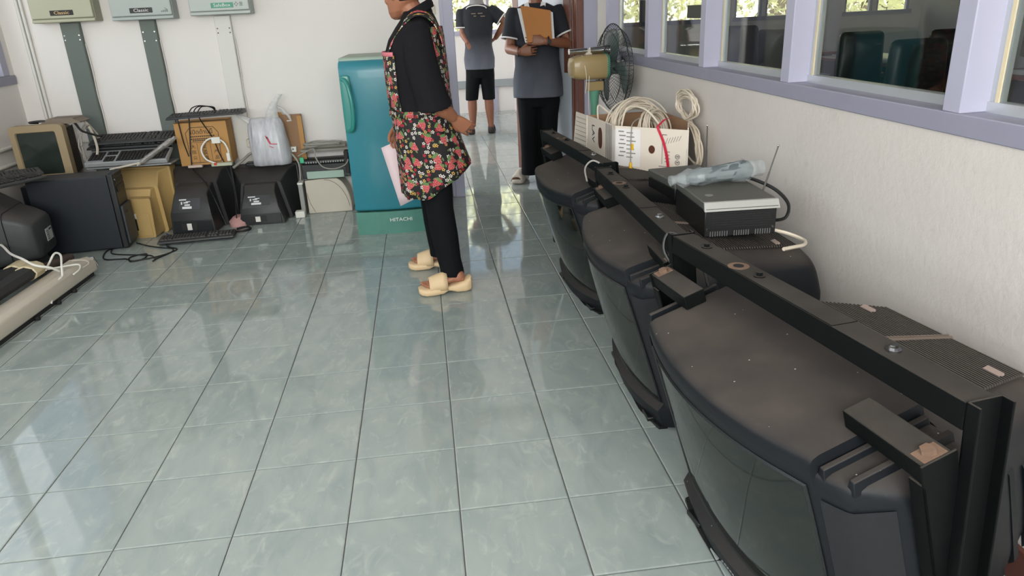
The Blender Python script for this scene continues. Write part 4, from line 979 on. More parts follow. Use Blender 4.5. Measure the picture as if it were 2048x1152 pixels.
for k, (x, z, lab) in enumerate(((-.985, .545, 'cream wall-socket adaptor on the trunking beside the carrier bag'), (-.955, .47, 'white plug lying against the carrier bag base'))):
    p = props(MB().box(x-.028, x+.028, 3.86, 3.93, z-.028, z+.03).build('adaptor', CREAM if k == 0 else WHITE, bevel=.004), lab, 'plug')
    MB().box(x-.008, x+.002, 3.857, 3.86, z, z+.012).build('pin_hole', PRINTK, p)
p = props(BX(-.70, -.655, 3.84, 3.88, .462, .502).build('adaptor', WHITE, bevel=.004), 'white cube plug between the carrier bag and the printer', 'plug')
MB().box(-.683, -.675, 3.838, 3.84, .480, .490).build('pin_hole', PRINTK, p)
cable('grey_cable', [(-1.10, 3.70, .40), (-1.04, 3.76, .44), (-1.0, 3.82, .47), (-.97, 3.84, .48)], .010, CABLEG, 'thick grey cable between the power strip and the carrier bag')
props(MB().box(-1.03, -.90, 3.77, 3.86, .388, .415).build('tool_handle', DKP, bevel=.01), 'dark block with cable ends beside the carrier bag', 'block')

# printers beside the refrigerator
lp_ = thing('printer', 'cream printer standing on end with a rounded corner, beside the refrigerator', 'printer', (-.45, 3.80, 0))
pf = [(-.165, 0), (.165, 0)]
for k in range(9): a = R(10*k); pf.append((.05+.115*math.cos(a), .04+.225*math.sin(a)))
pf += [(-.06, .262), (-.165, .255)]
MB().prism([(x, -.05, z) for x, z in pf], (0, .20, 0)).build('case', CREAM, lp_, bevel=.006)
gp = [(-.02, .2545)]+[(-.02+.17*math.sin(R(9*k)), .0+.255*math.cos(R(9*k))) for k in range(10)]
MB().tube([(x, -.0515, z) for x, z in gp], .0016, 4).build('seam', mat('seam_brown', srgb(120, 104, 84), .7), lp_)
MB().tube([(-.16, -.0515, .16), (-.145, -.0515, .08), (-.115, -.0515, .01)], .0016, 4).build('seam', mat('seam_brown', (0, 0, 0)), lp_)
sp = thing('side_panel', 'narrow grey panel standing beside the cream printer', 'panel', (-.645, 3.78, 0))
BX(-.018, .014, -.06, .12, 0, .235).build('panel', mat('grey_panel', srgb(150, 150, 146), .5), sp, bevel=.003); BX(-.022, .018, -.062, .05, .235, .25).build('cap', WHITE, sp, bevel=.003)
props(BX(-.70, -.63, 3.64, 3.70, 0, .05).build('offcut', WHITE, bevel=.006), 'white plastic offcut at the foot of the grey panel', 'offcut')
dm = thing('printer', 'opened dark printer mechanism lying on the cream printer', 'printer', (-.45, 3.82, .268))
BX(-.175, .19, -.06, .13, 0, .13).build('chassis', DKP, dm, bevel=.006)
BX(-.14, .135, -.075, -.06, .0, .055).build('front_strip', mat('grey_green', srgb(158, 180, 166), .5), dm, bevel=.003)
MB().cyl((-.165, -.055, .125), (.18, -.055, .125), .022, 14).build('roller', mat('roller_black', srgb(20, 20, 22), .35), dm)
tt = MB()
for k in range(16): tt.box(-.135+k*.018, -.127+k*.018, -.083, -.075, .118, .130)
props(tt.build('tractor_pins', mat('pin_grey', srgb(150, 152, 150), .4), dm, smooth=False), kind='stuff')
BX(-.175, -.145, -.085, -.055, .125, .165).build('green_tab', mat('green_tab', srgb(60, 176, 130), .4), dm, bevel=.003)
BX(.15, .18, -.08, .06, .03, .19).build('gear_plate', PRINTK, dm, bevel=.003)
MB().tube([(.185, -.07, .18), (.178, -.08, .02)], .004, 6).build('lever', CHROME, dm)
lid = props(MB().box(-.62, -.265, 3.80, 3.95, .462, .478).build('flat_panel', mat('grey_lid', srgb(140, 136, 126), .6), bevel=.003), 'flat grey printer lid lying over the dark printer mechanism', 'lid')
BX(-.60, -.29, 3.86, 3.95, .478, .505).build('raised_back', mat('grey_lid', (0, 0, 0)), lid, bevel=.004)
rnd = random.Random(21)
pts = []
for k in range(26): a = k*.85; pts.append((-.46+.13*math.cos(a)+rnd.uniform(-.03, .03), 3.82+.05*math.sin(a)+rnd.uniform(-.02, .02), .512+rnd.uniform(-.008, .018)))
cable('cable_tangle', pts, .0065, CABLEG, 'tangle of grey cable on the printer lid', n=4)
cable('grey_cable', [(-.64, 3.78, .44), (-.52, 3.76, .49), (-.505, 3.73, .43), (-.46, 3.715, .36), (-.38, 3.715, .34), (-.30, 3.73, .36), (-.27, 3.74, .40)], .005, CABLEG, 'grey cable drooping across the front of the dark printer')
cable('grey_cable', [(-.68, 3.78, .46), (-.64, 3.75, .40), (-.635, 3.74, .33), (-.64, 3.73, .27)], .007, CABLEG, 'grey cable hanging over the narrow grey panel')
props(MB().loft([sring((-.30, 3.86, z), (1, 0, 0), (0, 1, 0), a, b_, 12) for z, a, b_ in ((.505, .05, .04), (.52, .055, .042), (.535, .04, .03), (.54, .02, .015))]).build('rag', mat('brown_rag', srgb(136, 118, 92), .9, bump=.4, bs=30)), 'small brown cloth rag on the printer lid', 'cloth') if False else None
props(MB().loft([[p+V((0, 0, noise.noise(p*30)*.008)) for p in sring((-1.09, 3.60, z), (1, 0, 0), (0, 1, 0), a, b_, 14)] for z, a, b_ in ((.002, .075, .10), (.03, .08, .10), (.06, .05, .06), (.068, .02, .03))]).build('pink_cloth', mat('pink_cloth', srgb(196, 150, 146), .9)), 'pink cloth on the floor between the two black monitors', 'cloth')

# dark monitor against the left wall, back to the room
sm = thing('tube_monitor', 'dark tube monitor with a white rating label, back toward the room by the left wall', 'monitor', (-2.5, 2.72, .09), R(8))
def ringx(x, y0, y1, z0, z1, r, n=5):
    q = rrect((y0+y1)/2, (z0+z1)/2, (y1-y0)/2, (z1-z0)/2, 0, r=r, n=n); return [(x, p[0], p[2]) for p in q]
SAM = mat('monitor_charcoal', srgb(48, 50, 52), .5, var=.06, dust=srgb(82, 74, 68), dustamt=.7)
MB().loft([ringx(0, -.26, .26, 0, .45, .02), ringx(.08, -.26, .26, 0, .45, .02)]).build('front_bezel', SAM, sm)
MB().loft([ringx(.075, -.245, .245, .01, .44, .03), ringx(.17, -.235, .235, .01, .425, .04), ringx(.33, -.20, .19, .02, .33, .05)]).build('funnel', SAM, sm)
MB().loft([ringx(.30, -.19, .18, .015, .335, .045), ringx(.40, -.175, .165, .02, .295, .045), ringx(.455, -.165, .155, .03, .262, .04), ringx(.47, -.15, .14, .045, .245, .03)]).build('back_cap', SAM, sm, angle=50)
MB().box(.4705, .4735, .0, .105, .10, .175).build('rating_label', mat('label_silver', srgb(172, 172, 172), .5), sm)
lt = MB()
for k in range(5): lt.box(.4736, .4742, .008+.01*(k % 2), .045, .110+.012*k, .114+.012*k)
lt.box(.4736, .4742, .055, .098, .158, .168).build('label_print', PRINTK, sm)
vt = MB()
for k in range(14): vt.box(.13, .24, -.243, -.225, .05+.022*k, .058+.022*k)
props(vt.build('side_vents', VENT, sm, smooth=False), kind='stuff')
text_mb('SAMSUNG', .03, (.15, -1, 0), (-.45, 0, .85), (.262, -.02, .388), .002, sx=1.4).build('brand_letters', mat('letters_grey', srgb(130, 126, 120), .5), sm)
BX(.05, .40, -.15, .15, -.09, .0).build('stand', DKP, sm, bevel=.01)
BX(.15, .24, -.01, .01, .45, .452).build('top_seam', DKP, sm)

# cream fixture on the floor with two dark bars and a pipe
lf = thing('light_fitting', 'long cream metal light fitting lying on the floor at the left edge', 'fitting', (-1.765, 2.02, 0), R(-2))
sec = [(-.12, .035), (.028, .035), (.030, .045), (.030, .085), (.018, .108), (-.012, .122), (-.06, .112), (-.12, .108)]
MB().prism([(x, -1.1, z) for x, z in sec], (0, 1.70, 0)).build('housing', CREAM, lf, bevel=.005)
BX(-.11, .016, -1.09, .575, .008, .036).build('base_channel', PRINTK, lf)
BX(-.10, .024, .585, .605, .03, .11).build('end_cap', mat('end_cap_grey', srgb(170, 166, 152), .5), lf, bevel=.004)
MB().tube([(-.10, .607, .105), (.02, .607, .11), (.035, .607, .06)], .005, 6).build('wire_bail', CHROME, lf)
MB().box(.016, .02, -1.1, .58, .004, .010).build('edge_strip', CHROME, lf)
for yv in (-.1, .12, .30): MB().cyl((.02, yv, .012), (.036, yv, .012), .011, 10).build('knob', PRINTK, lf)
for k, (a, b_, lab) in enumerate([((-2.14, 1.45, .10), (-2.045, 2.46, .13), 'long dark bar with cream end beside the dark monitor'), ((-1.955, 1.35, .145), (-1.915, 2.33, .155), 'long dark bar with cream end resting on the cream fitting')]):
    t = thing('dark_bar', lab, 'bar', a); A, B = V(a), V(b_); dd = (B-A).normalized()
    MB().tube([A, B], .055, 8, flat=.7).build('bar', mat('dark_wrap', srgb(30, 30, 30), .55, var=.3, vs=20), t, world=True, angle=20)
    MB().tube([B-dd*.085, B-dd*.08, B, B+dd*.02, B+dd*.035], [.05, .061, .062, .058, .03], 10, flat=.74).build('end_cap', mat('yellowed_plastic', srgb(200, 186, 152), .5), t, world=True)
props(MB().limb([(-2.10, 2.45, .06), (-2.03, 2.66, .06), (-1.965, 2.84, .06)], [.028, .028, .030], 10).build('pipe', mat('brown_pipe', srgb(72, 58, 52), .6, var=.2)), 'brown-black pipe on the floor at the foot of the navy tower', 'pipe')
cable('white_cable', [(-2.35, 2.62, .26), (-2.20, 2.58, .25), (-2.05, 2.40, .235), (-1.93, 2.28, .232), (-1.86, 2.25, .20), (-1.80, 2.28, .17), (-1.78, 2.32, .135)], .007, WHITE, 'white cable running over the dark bars to the cream fitting')
cable('white_cable', [(-1.86, 2.34, .14), (-1.87, 2.42, .16), (-1.84, 2.44, .205), (-1.78, 2.38, .21), (-1.75, 2.30, .17), (-1.745, 2.27, .12)], .006, WHITE, 'white cable arching in a loop over the cream fitting')
cable('white_cable', [(-1.90, 2.36, .135), (-1.80, 2.40, .135), (-1.72, 2.42, .135), (-1.69, 2.36, .125), (-1.70, 2.30, .115)], .005, WHITE, 'white cable lying flat along the top of the cream fitting')
cable('white_cable', [(-1.80, 2.52, .13), (-1.72, 2.50, .135), (-1.68, 2.46, .125), (-1.69, 2.40, .12)], .004, CREAM, 'thin pale cable at the end of the cream fitting nearest the tower')
cable('white_cable', [(-1.745, 2.27, .12), (-1.755, 2.20, .10), (-1.745, 2.12, .06), (-1.73, 2.06, .04)], .005, WHITE, 'white cable end dropping over the edge of the cream fitting')

# cables on the floor before the keyboard
cable('floor_cable', [(-1.80, 3.22, .006), (-1.86, 3.12, .005), (-1.80, 2.93, .005), (-1.66, 2.90, .005), (-1.60, 2.83, .005), (-1.54, 2.88, .005), (-1.56, 2.98, .006), (-1.64, 2.93, .006), (-1.60, 2.84, .007), (-1.46, 2.90, .005), (-1.38, 3.03, .005), (-1.46, 3.10, .01), (-1.5, 3.2, .02)], .0045, CABLEK, 'thin black cable looping on the tiles before the floor keyboard')
cable('floor_cable', [(-1.72, 3.27, .006), (-1.62, 3.18, .005), (-1.50, 3.10, .005), (-1.42, 3.06, .005), (-1.40, 2.98, .005), (-1.45, 2.86, .005), (-1.46, 2.80, .006)], .004, CABLEK, 'thin black cable ending in a small plug on the tiles')
cable('floor_cable', [(-1.84, 3.16, .006), (-1.80, 3.05, .006), (-1.70, 3.00, .005), (-1.58, 2.96, .006), (-1.50, 2.92, .005), (-1.46, 2.84, .006)], .004, CABLEK, 'thin black cable bending along the foot of the navy tower')
cable('blue_plug_cable', [(-1.56, 3.42, .012), (-1.52, 3.36, .012), (-1.47, 3.33, .012), (-1.40, 3.34, .02)], .008, mat('blue_plug', srgb(44, 62, 120), .5), 'cable with blue plug on the floor beside the beige monitor')
cable('black_cable', [(-1.08, 3.42, .01), (-1.02, 3.46, .012), (-.98, 3.40, .012), (-1.02, 3.36, .01), (-1.08, 3.36, .01), (-1.16, 3.38, .012)], .008, CABLEK, 'black cable and plug on the floor between the black monitors')

# ------------------------------------------------------------ pedestal fan near the doorway
fan = thing('pedestal_fan', 'old pedestal fan with beige motor and green stand near the doorway', 'fan', (1.44, 2.98, 0), R(7))
FB = mat('fan_beige', srgb(156, 134, 92), .4, var=.08, coat=.2)
FG = mat('fan_green', srgb(92, 146, 122), .4, var=.1)
FBL = mat('fan_blade', srgb(74, 86, 84), .35, var=.1)
WIRE = mat('fan_wire', srgb(44, 48, 48), .4, .3)
MB().cyl((0, 0, 0), (0, 0, .03), .17, 28).cyl((0, 0, .03), (0, 0, .05), .16, 28, r1=.05).build('base', FG, fan)
MB().tube([(0, 0, .05), (0, 0, .45), (0, 0, .78), (0, 0, .88)], [.018, .018, .024, .036], 14).build('stand', FG, fan)
MB().box(-.05, .055, -.035, .035, .875, .935).build('switch_box', FB, fan, bevel=.006)
mr = []
for (x, ru, rv) in ((-.165, .045, .04), (-.155, .068, .06), (-.12, .080, .073), (-.05, .084, .078), (.055, .084, .078), (.06, .083, .077)): mr.append(sring((x, 0, 1.025), (0, 1, 0), (0, 0, 1), ru, rv, 28, 4))
MB().loft(mr).build('motor_housing', FB, fan, angle=40)
MB().loft([sring((x, 0, 1.025), (0, 1, 0), (0, 0, 1), r, r*.93, 28, 3.5) for x, r in ((.06, .085), (.078, .085), (.08, .07))]).build('motor_front', FG, fan)
MB().box(-.06, -.02, -.015, .015, 1.10, 1.135).build('knob_post', CREAM, fan, bevel=.002)
MB().cyl((-.17, 0, 1.125), (-.05, 0, 1.125), .018, 14).cyl((-.03, 0, 1.125), (.10, 0, 1.125), .02, 14, r1=.03).build('chrome_neck', CHROME, fan)
ct = MB()
Rg = .272; cx = .098; zc = 1.008
for k in range(56):
    a = 2*math.pi*k/56; c_, s_ = math.cos(a), math.sin(a)
    ct.tube([(cx-.035, c_*.06, zc+s_*.06), (cx-.03, c_*.14, zc+s_*.14), (cx-.005, c_*.23, zc+s_*.23), (cx+.03, c_*Rg, zc+s_*Rg)], .0014, 4)
    ct.tube([(cx+.03, c_*Rg, zc+s_*Rg), (cx+.075, c_*.235, zc+s_*.235), (cx+.095, c_*.14, zc+s_*.14), (cx+.10, c_*.05, zc+s_*.05)], .0014, 4)
for r, x in ((Rg, cx+.03), (.06, cx-.035), (.23, cx-.005), (.235, cx+.075), (.05, cx+.10)): ct.tube([(x, r*math.cos(a), zc+r*math.sin(a)) for a in [2*math.pi*i/40 for i in range(40)]], .0038 if r == Rg else .002, 5, closed=True)
props(ct.build('wire_cage', WIRE, fan), kind='stuff')
for k in range(3):
    a0 = R(75+120*k); b_ = MB(); rows = []
    for r, hw_, tw_ in ((.04, .3, .022), (.09, .48, .024), (.15, .56, .020), (.21, .52, .014), (.242, .36, .008)):
        rows.append([(cx+.035+tw_*math.sin(q/hw_*1.3), r*math.cos(a0+q), zc+r*math.sin(a0+q)) for q in [hw_*(-1+.25*i) for i in range(9)]])
    b_.loft(rows, closed=False, caps=False)
    o = b_.build('blade', FBL, fan); sm_ = o.modifiers.new('t', 'SOLIDIFY'); sm_.thickness = .003
MB().cyl((cx-.0, 0, zc), (cx+.06, 0, zc), .04, 20).cyl((.07, 0, zc), (cx+.01, 0, zc), .012, 10).build('hub', FBL, fan)
for k, q in enumerate([[(1.40, 2.92, 1.05), (1.385, 2.89, .95), (1.38, 2.88, .80), (1.39, 2.90, .70)], [(1.35, 2.93, 1.10), (1.36, 2.885, 1.03), (1.37, 2.89, .95), (1.36, 2.89, .87)]]):
    MB().tube(spl(q, 4), .0025, 5).build('pull_string', CABLEW, fan, world=True)

# ------------------------------------------------------------ people
def frame(fx, fy, fz=0):
    f = V((fx, fy, fz)).normalized(); l = V((0, 0, 1)).cross(f).normalized(); u = f.cross(l); return f, l, u
def head_parts(mb, c, f, l, u, k=1.0):
    c = V(c); rows = ((-.118, .058, .018, .018), (-.108, .050, .040, .036), (-.085, .032, .064, .052), (-.05, .010, .084, .062), (-.01, 0, .094, .068), (.03, -.004, .098, .073), (.07, -.008, .094, .071), (.10, -.010, .076, .058), (.118, -.010, .046, .036), (.125, -.010, .016, .014))
    mb.loft([sring(c+u*(z*k)+f*(d*k), f, l, a*k, b*k, 20, 2.2) for z, d, a, b in rows])
    mb.loft([sring(c+f*(d*k)+u*(z*k), f, l, a*k, b*k, 10) for z, d, a, b in ((.018, .088, .008, .008), (-.005, .096, .012, .010), (-.026, .104, .014, .015), (-.036, .094, .012, .014))])   # nose
    mb.ball(c+f*.082*k+u*-.058*k, .014*k, .024*k, .008*k, rot=Matrix((f, l, u)).transposed())   # lips
    mb.ball(c+f*.086*k+u*.034*k, .012*k, .05*k, .01*k, rot=Matrix((f, l, u)).transposed())      # brow
    for s in (-1, 1):
        mb.ball(c+l*(s*.073*k)+u*-.008*k-f*.004*k, .018*k, .008*k, .030*k, rot=Matrix((f, l, u)).transposed())   # ears
        mb.ball(c+l*(s*.04*k)+u*-.03*k+f*.058*k, .025*k, .022*k, .022*k, rot=Matrix((f, l, u)).transposed())     # cheeks
def hand_parts(mb, wrist, d, n, thumb=1, curl=.5, k=1.0, spread=.02):
    w, d, n = V(wrist), V(d).normalized(), V(n); n = (n-d*n.dot(d)).normalized(); s = d.cross(n)
    mb.loft([sring(w+d*(t*k), s, n, a*k, b*k, 14, 2.6) for t, a, b in ((-.02, .026, .020), (.0, .027, .019), (.03, .037, .017), (.06, .041, .015), (.085, .039, .013), (.092, .034, .010))])
    for i, (off, L, r) in enumerate(((-.0325, .070, .0074), (-.011, .080, .0078), (.0105, .074, .0075), (.0315, .060, .0068))):
        off *= -thumb
        p = w+d*(.078*k)+s*(off*k); pts = [p-d*.02*k, p]; ang = 0
        for q, seg in enumerate((.45, .32, .23)):
            ang += curl*(.8+.35*q); dirv = (d+s*(off*spread*20))*math.cos(ang)+n*math.sin(ang); p = p+dirv.normalized()*(L*seg*k); pts.append(p)
        mb.limb(pts, [r*k, r*k, r*.96*k, r*.88*k, r*.76*k], 8)
    p = w+d*(.022*k)+s*(thumb*.024*k); td = (d*.75+s*(thumb*.62)+n*.25).normalized(); q1 = p+td*.036*k; q2 = q1+(td*.8+d*.35+n*.3).normalized()*.027*k; q3 = q2+(d*.7+td*.3+n*.55).normalized()*.022*k
    mb.limb([p, q1, q2, q3], [.0125*k, .0105*k, .0092*k, .0075*k], 8)
def slipper(name, parent, toe, heel, wid, m, closed=False, skin=SKIN):
    t0, h0 = V((*toe, 0)), V((*heel, 0)); d = (t0-h0); L = d.length; d.normalize(); s = V((-d.y, d.x, 0)); rings = []
    for q, w_, z0, z1 in ((0, .55, .014, .078), (.03, .75, .004, .080), (.12, .86, 0, .064), (.28, .82, .002, .050), (.40, .78, .014, .044), (.46, .80, .016, .042), (.55, .90, .002, .042), (.72, 1.0, 0, .042), (.86, .98, 0, .042), (.95, .80, .005, .042), (1.0, .48, .014, .040)):
        c = h0+d*(L*q); rings.append(sring(c+V((0, 0, (z0+z1)/2)), s, V((0, 0, 1)), wid/2*w_, (z1-z0)/2, 18, 4))
    MB().loft(rings).build(name, m, parent, world=True, angle=50)
    up = []
    for q, hgt in ((.46, .112), (.55, .112), (.65, .105), (.75, .096), (.80, .090)) if not closed else ((.42, .112), (.56, .112), (.70, .105), (.84, .092), (.95, .066)):
        c = h0+d*(L*q); hw = wid/2*(.92 if q < .8 else .96)
        up.append([c+s*(hw*math.cos(a))+V((0, 0, .026+(hgt-.026)*math.sin(a)**.75)) for a in [math.pi*i/12 for i in range(13)]])
    o = MB().loft(up, closed=False, caps=False).build('strap', m, parent, world=True, angle=60); sd = o.modifiers.new('t', 'SOLIDIFY'); sd.thickness = .007
    return h0, d, s, L
def foot_parts(mb, h0, d, s, L, ank):
    pts = [h0+d*(L*q)+V((0, 0, z)) for q, z in ((.14, .066), (.35, .075), (.55, .064), (.72, .055), (.80, .052))]
    mb.tube(pts, [.028, .034, .038, .040, .034], 12, flat=.62)
    mb.limb([h0+d*(L*.22)+V((0, 0, .08)), V(ank)], [.032, .036], 12)
    for i, (o, e, r) in enumerate(((-.030, .93, .012), (-.011, .92, .0085), (.004, .90, .008), (.018, .875, .0075), (.030, .845, .007))):
        mb.limb([h0+d*(L*.74)+s*o+V((0, 0, .052)), h0+d*(L*(e-.02))+s*o*1.05+V((0, 0, .051))], [r, r*.95], 8)

def fabric(name, col, rough=.85): return mat(name, col, rough, var=.12, vs=14, bump=.25, bs=500, spec=.2)
NAVYF = fabric('black_shirt_cloth', srgb(21, 20, 24)); TROU = fabric('black_trouser_cloth', srgb(10, 12, 15))
def apron_mat():
    m, t, p = new_mat('floral_apron_cloth'); p.inputs['Roughness'].default_value = .8
    uv = t.nodes.new('ShaderNodeUVMap').outputs[0]
    def layer(scale, rnd):
        vo = t.nodes.new('ShaderNodeTexVoronoi'); vo.voronoi_dimensions = '2D'; vo.inputs['Scale'].default_value = scale; vo.inputs['Randomness'].default_value = rnd; lk(t, uv, vo.inputs['Vector'])
        sb = t.nodes.new('ShaderNodeVectorMath'); sb.operation = 'SUBTRACT'; lk(t, uv, sb.inputs[0]); lk(t, vo.outputs['Position'], sb.inputs[1])
        sp = t.nodes.new('ShaderNodeSeparateXYZ'); lk(t, sb.outputs[0], sp.inputs[0]); sc = t.nodes.new('ShaderNodeSeparateColor'); lk(t, vo.outputs['Color'], sc.inputs[0])
        return sp.outputs[0], sp.outputs[1], sc
    def rot(x, y, a):
        c, s = mth(t, 'COSINE', a), mth(t, 'SINE', a)
        return mth(t, 'SUBTRACT', mth(t, 'MULTIPLY', x, c), mth(t, 'MULTIPLY', y, s)), mth(t, 'ADD', mth(t, 'MULTIPLY', x, s), mth(t, 'MULTIPLY', y, c))
    def length(x, y): return mth(t, 'SQRT', mth(t, 'ADD', mth(t, 'MULTIPLY', x, x), mth(t, 'MULTIPLY', y, y)))
    col = mixc(t, noise_n(t, 60, 2), srgb(18, 16, 17), srgb(30, 26, 26))
    # leaves scattered
    x, y, sc = layer(30, .9); x, y = rot(x, y, mth(t, 'MULTIPLY', sc.outputs[1], 6.28))
    e = length(mth(t, 'DIVIDE', x, .0095), mth(t, 'DIVIDE', y, .0045)); on = mth(t, 'MULTIPLY', mth(t, 'LESS_THAN', e, 1), mth(t, 'GREATER_THAN', sc.outputs[0], .35))
    col = mixc(t, on, col, mixc(t, sc.outputs[2], srgb(84, 104, 64), srgb(120, 130, 84)))
    # small flowers
    x, y, sc = layer(42, .85); r = length(x, y); a = mth(t, 'ARCTAN2', y, x)
    pr = mth(t, 'MULTIPLY', mth(t, 'ADD', mth(t, 'MULTIPLY', mth(t, 'COSINE', mth(t, 'MULTIPLY', a, 5)), .24), .80), .0092)
    on = mth(t, 'MULTIPLY', mth(t, 'LESS_THAN', r, pr), mth(t, 'GREATER_THAN', sc.outputs[0], .26))
    fc = mixc(t, mth(t, 'GREATER_THAN', sc.outputs[1], .52), srgb(216, 208, 200), srgb(206, 164, 84))
    fc = mixc(t, mth(t, 'GREATER_THAN', sc.outputs[1], .74), fc, srgb(168, 36, 52))
    col = mixc(t, on, col, fc)
    on2 = mth(t, 'MULTIPLY', mth(t, 'LESS_THAN', r, .0032), on)
    col = mixc(t, on2, col, mixc(t, mth(t, 'GREATER_THAN', sc.outputs[1], .74), srgb(40, 26, 24), srgb(120, 20, 34)))
    # strawberries
    x, y, sc = layer(13, .75); x, y = rot(x, y, mth(t, 'MULTIPLY', mth(t, 'SUBTRACT', sc.outputs[1], .5), 2.2))
    show = mth(t, 'GREATER_THAN', sc.outputs[0], .08)
    wd = mth(t, 'MAXIMUM', mth(t, 'ADD', .0165, mth(t, 'MULTIPLY', y, .42)), .003)
    e = length(mth(t, 'DIVIDE', x, wd), mth(t, 'DIVIDE', y, .0235)); on = mth(t, 'MULTIPLY', mth(t, 'LESS_THAN', e, 1), show)
    sv = t.nodes.new('ShaderNodeTexVoronoi'); sv.voronoi_dimensions = '2D'; sv.inputs['Scale'].default_value = 170; sv.inputs['Randomness'].default_value = .3; lk(t, uv, sv.inputs['Vector'])
    rc = mixc(t, mth(t, 'LESS_THAN', sv.outputs['Distance'], .24), srgb(168, 22, 36), srgb(226, 190, 184))
    col = mixc(t, on, col, rc)
    e = length(mth(t, 'DIVIDE', x, .017), mth(t, 'DIVIDE', mth(t, 'SUBTRACT', y, .024), .008)); on = mth(t, 'MULTIPLY', mth(t, 'LESS_THAN', e, 1), show)
    col = mixc(t, on, col, srgb(92, 124, 70))
    lk(t, col, p.inputs['Base Color'])
    return m
APRON = apron_mat()
def ombre(name, z0, z1):
    m, t, p = new_mat(name); p.inputs['Roughness'].default_value = .85
    s = t.nodes.new('ShaderNodeSeparateXYZ'); lk(t, t.nodes.new('ShaderNodeTexCoord').outputs['Object'], s.inputs[0])
    zz = mth(t, 'ADD', s.outputs[2], mth(t, 'MULTIPLY', mth(t, 'SUBTRACT', noise_n(t, 7, 3), .5), .12))
    c = mixc(t, remap(t, zz, z0, z1), srgb(92, 96, 106), srgb(20, 23, 31)); lk(t, c, p.inputs['Base Color'])
    b = t.nodes.new('ShaderNodeBump'); b.inputs['Strength'].default_value = .3; b.inputs['Distance'].default_value = .004; lk(t, noise_n(t, 16, 3), b.inputs['Height']); lk(t, b.outputs[0], p.inputs['Normal'])
    return m
def wrinkle(mb, amp, sc, seed=0):
    for i, v in enumerate(mb.v): mb.v[i] = v+V((noise.noise(v*sc+V((seed, 0, 0))), noise.noise(v*sc+V((0, seed+5, 0))), 0))*amp
    return mb

# --- the woman in the apron
f, l, u = frame(-1, .16)
wy = 2.02
root = V((.34, wy, 0))
mb = MB()
hf, hl, hu = frame(-.66, .74, -.10)
head_parts(mb, (.268, 2.05, 1.492), hf, hl, hu)
mb.tube([(.335, wy, 1.33), (.32, 2.03, 1.39), (.285, 2.045, 1.45)], [.056, .052, .052], 14)
def torso(rows, dx=0, grow=0, n=28, a0=0, a1=2*math.pi, openr=False, e=2.3): return [sring((cx+dx, cy, z), f, l, a+grow, b+grow, n, e, a0, a1, openr) for z, cx, cy, a, b in rows]
TR = [(.76, .345, 2.03, .14, .175), (.84, .335, 2.02, .145, .172), (.93, .312, 2.02, .140, .160), (1.02, .304, 2.02, .140, .158), (1.12, .302, 2.02, .140, .168), (1.21, .300, 2.02, .136, .176), (1.28, .312, 2.02, .120, .180), (1.33, .328, 2.02, .098, .168), (1.37, .336, 2.02, .076, .120), (1.395, .336, 2.02, .060, .075)]
mb.loft(torso(TR, grow=-.012))
Lsh, Lel, Lwr = V((.325, 1.885, 1.300)), V((.382, 1.828, .985)), V((.462, 1.905, .905))
Rsh, Rel, Rwr = V((.325, 2.16, 1.300)), V((.30, 2.21, 1.03)), V((.185, 2.165, .855))
mb.limb([Lsh, Lsh.lerp(Lel, .5), Lel], [.040, .046, .045], 14); mb.limb([Lel, Lel.lerp(Lwr, .5), Lwr], [.040, .040, .030], 14)
mb.limb([Rsh, Rsh.lerp(Rel, .5), Rel], [.040, .046, .045], 14); mb.limb([Rel, Rel.lerp(Rwr, .5), Rwr], [.045, .040, .030], 14)
hand_parts(mb, Lwr+V((.01, .008, -.015)), (.72, .30, -.62), (-.10, .80, .35), thumb=-1, curl=.36)
hand_parts(mb, Rwr+V((-.006, -.004, -.016)), (-.22, -.2, -1), (.55, -.75, .1), thumb=1, curl=.55)
legs = [(((.352, 1.935, .78), (.362, 1.905, .44), (.398, 1.862, .10)), (.216, 1.812), (.497, 1.842)), (((.338, 2.105, .78), (.335, 2.135, .44), (.350, 2.225, .10)), (.160, 2.250), (.432, 2.238))]
for (h, kn, an), toe, heel in legs: mb.limb([h, kn, an], [.085, .055, .036], 14)
fd = []
for (h, kn, an), toe, heel in legs:
    h0 = V((*heel, 0)); d = V((*toe, 0))-h0; L = d.length; d.normalize(); s = V((-d.y, d.x, 0)); foot_parts(mb, h0, d, s, L, (an[0], an[1], .14))
woman = fuse(mb, 'person', [SKIN], None, voxel=.0036, smooth=3, loc=root)
props(woman, 'person in a floral strawberry apron and black trousers, one hand behind the back', 'person')
hc = V((.268, 2.05, 1.492))
hm = MB(); hm.loft([sring(hc+hu*z+hf*d, hf, hl, a, b, 20, 2.2) for z, d, a, b in ((-.045, -.050, .052, .056), (-.02, -.030, .076, .070), (.02, -.024, .088, .080), (.06, -.018, .096, .081), (.10, -.014, .084, .068), (.13, -.012, .048, .040), (.138, -.012, .016, .014))])
hm.ball(hc-hf*.095+hu*.0, .042, .045, .042)
hm.build('hair', HAIR, woman, world=True, angle=80)
for s_ in (-1, 1): MB().ball(hc+hf*.083+hl*(s_*.031)+hu*.014, .011, .011, .009).build('eye', PRINTW, woman, world=True)
sh = MB(); sh.loft(torso(TR[2:-1], grow=.006)+[sring((.336, wy, 1.405), f, l, .068, .085, 28)])
sl = V((.398, 1.822, .970)); sh.loft([sring(c, V((1, .1, .15)).normalized(), V((-.1, 1, .25)).normalized(), a, b, 20) for c, a, b in ((V((.318, 1.90, 1.368)), .04, .05), (V((.318, 1.88, 1.33)), .070, .072), (V((.324, 1.855, 1.22)), .078, .072), (V((.345, 1.838, 1.10)), .080, .070), (V((.368, 1.827, 1.01)), .083, .070), (V((.380, 1.824, .962)), .086, .072))])
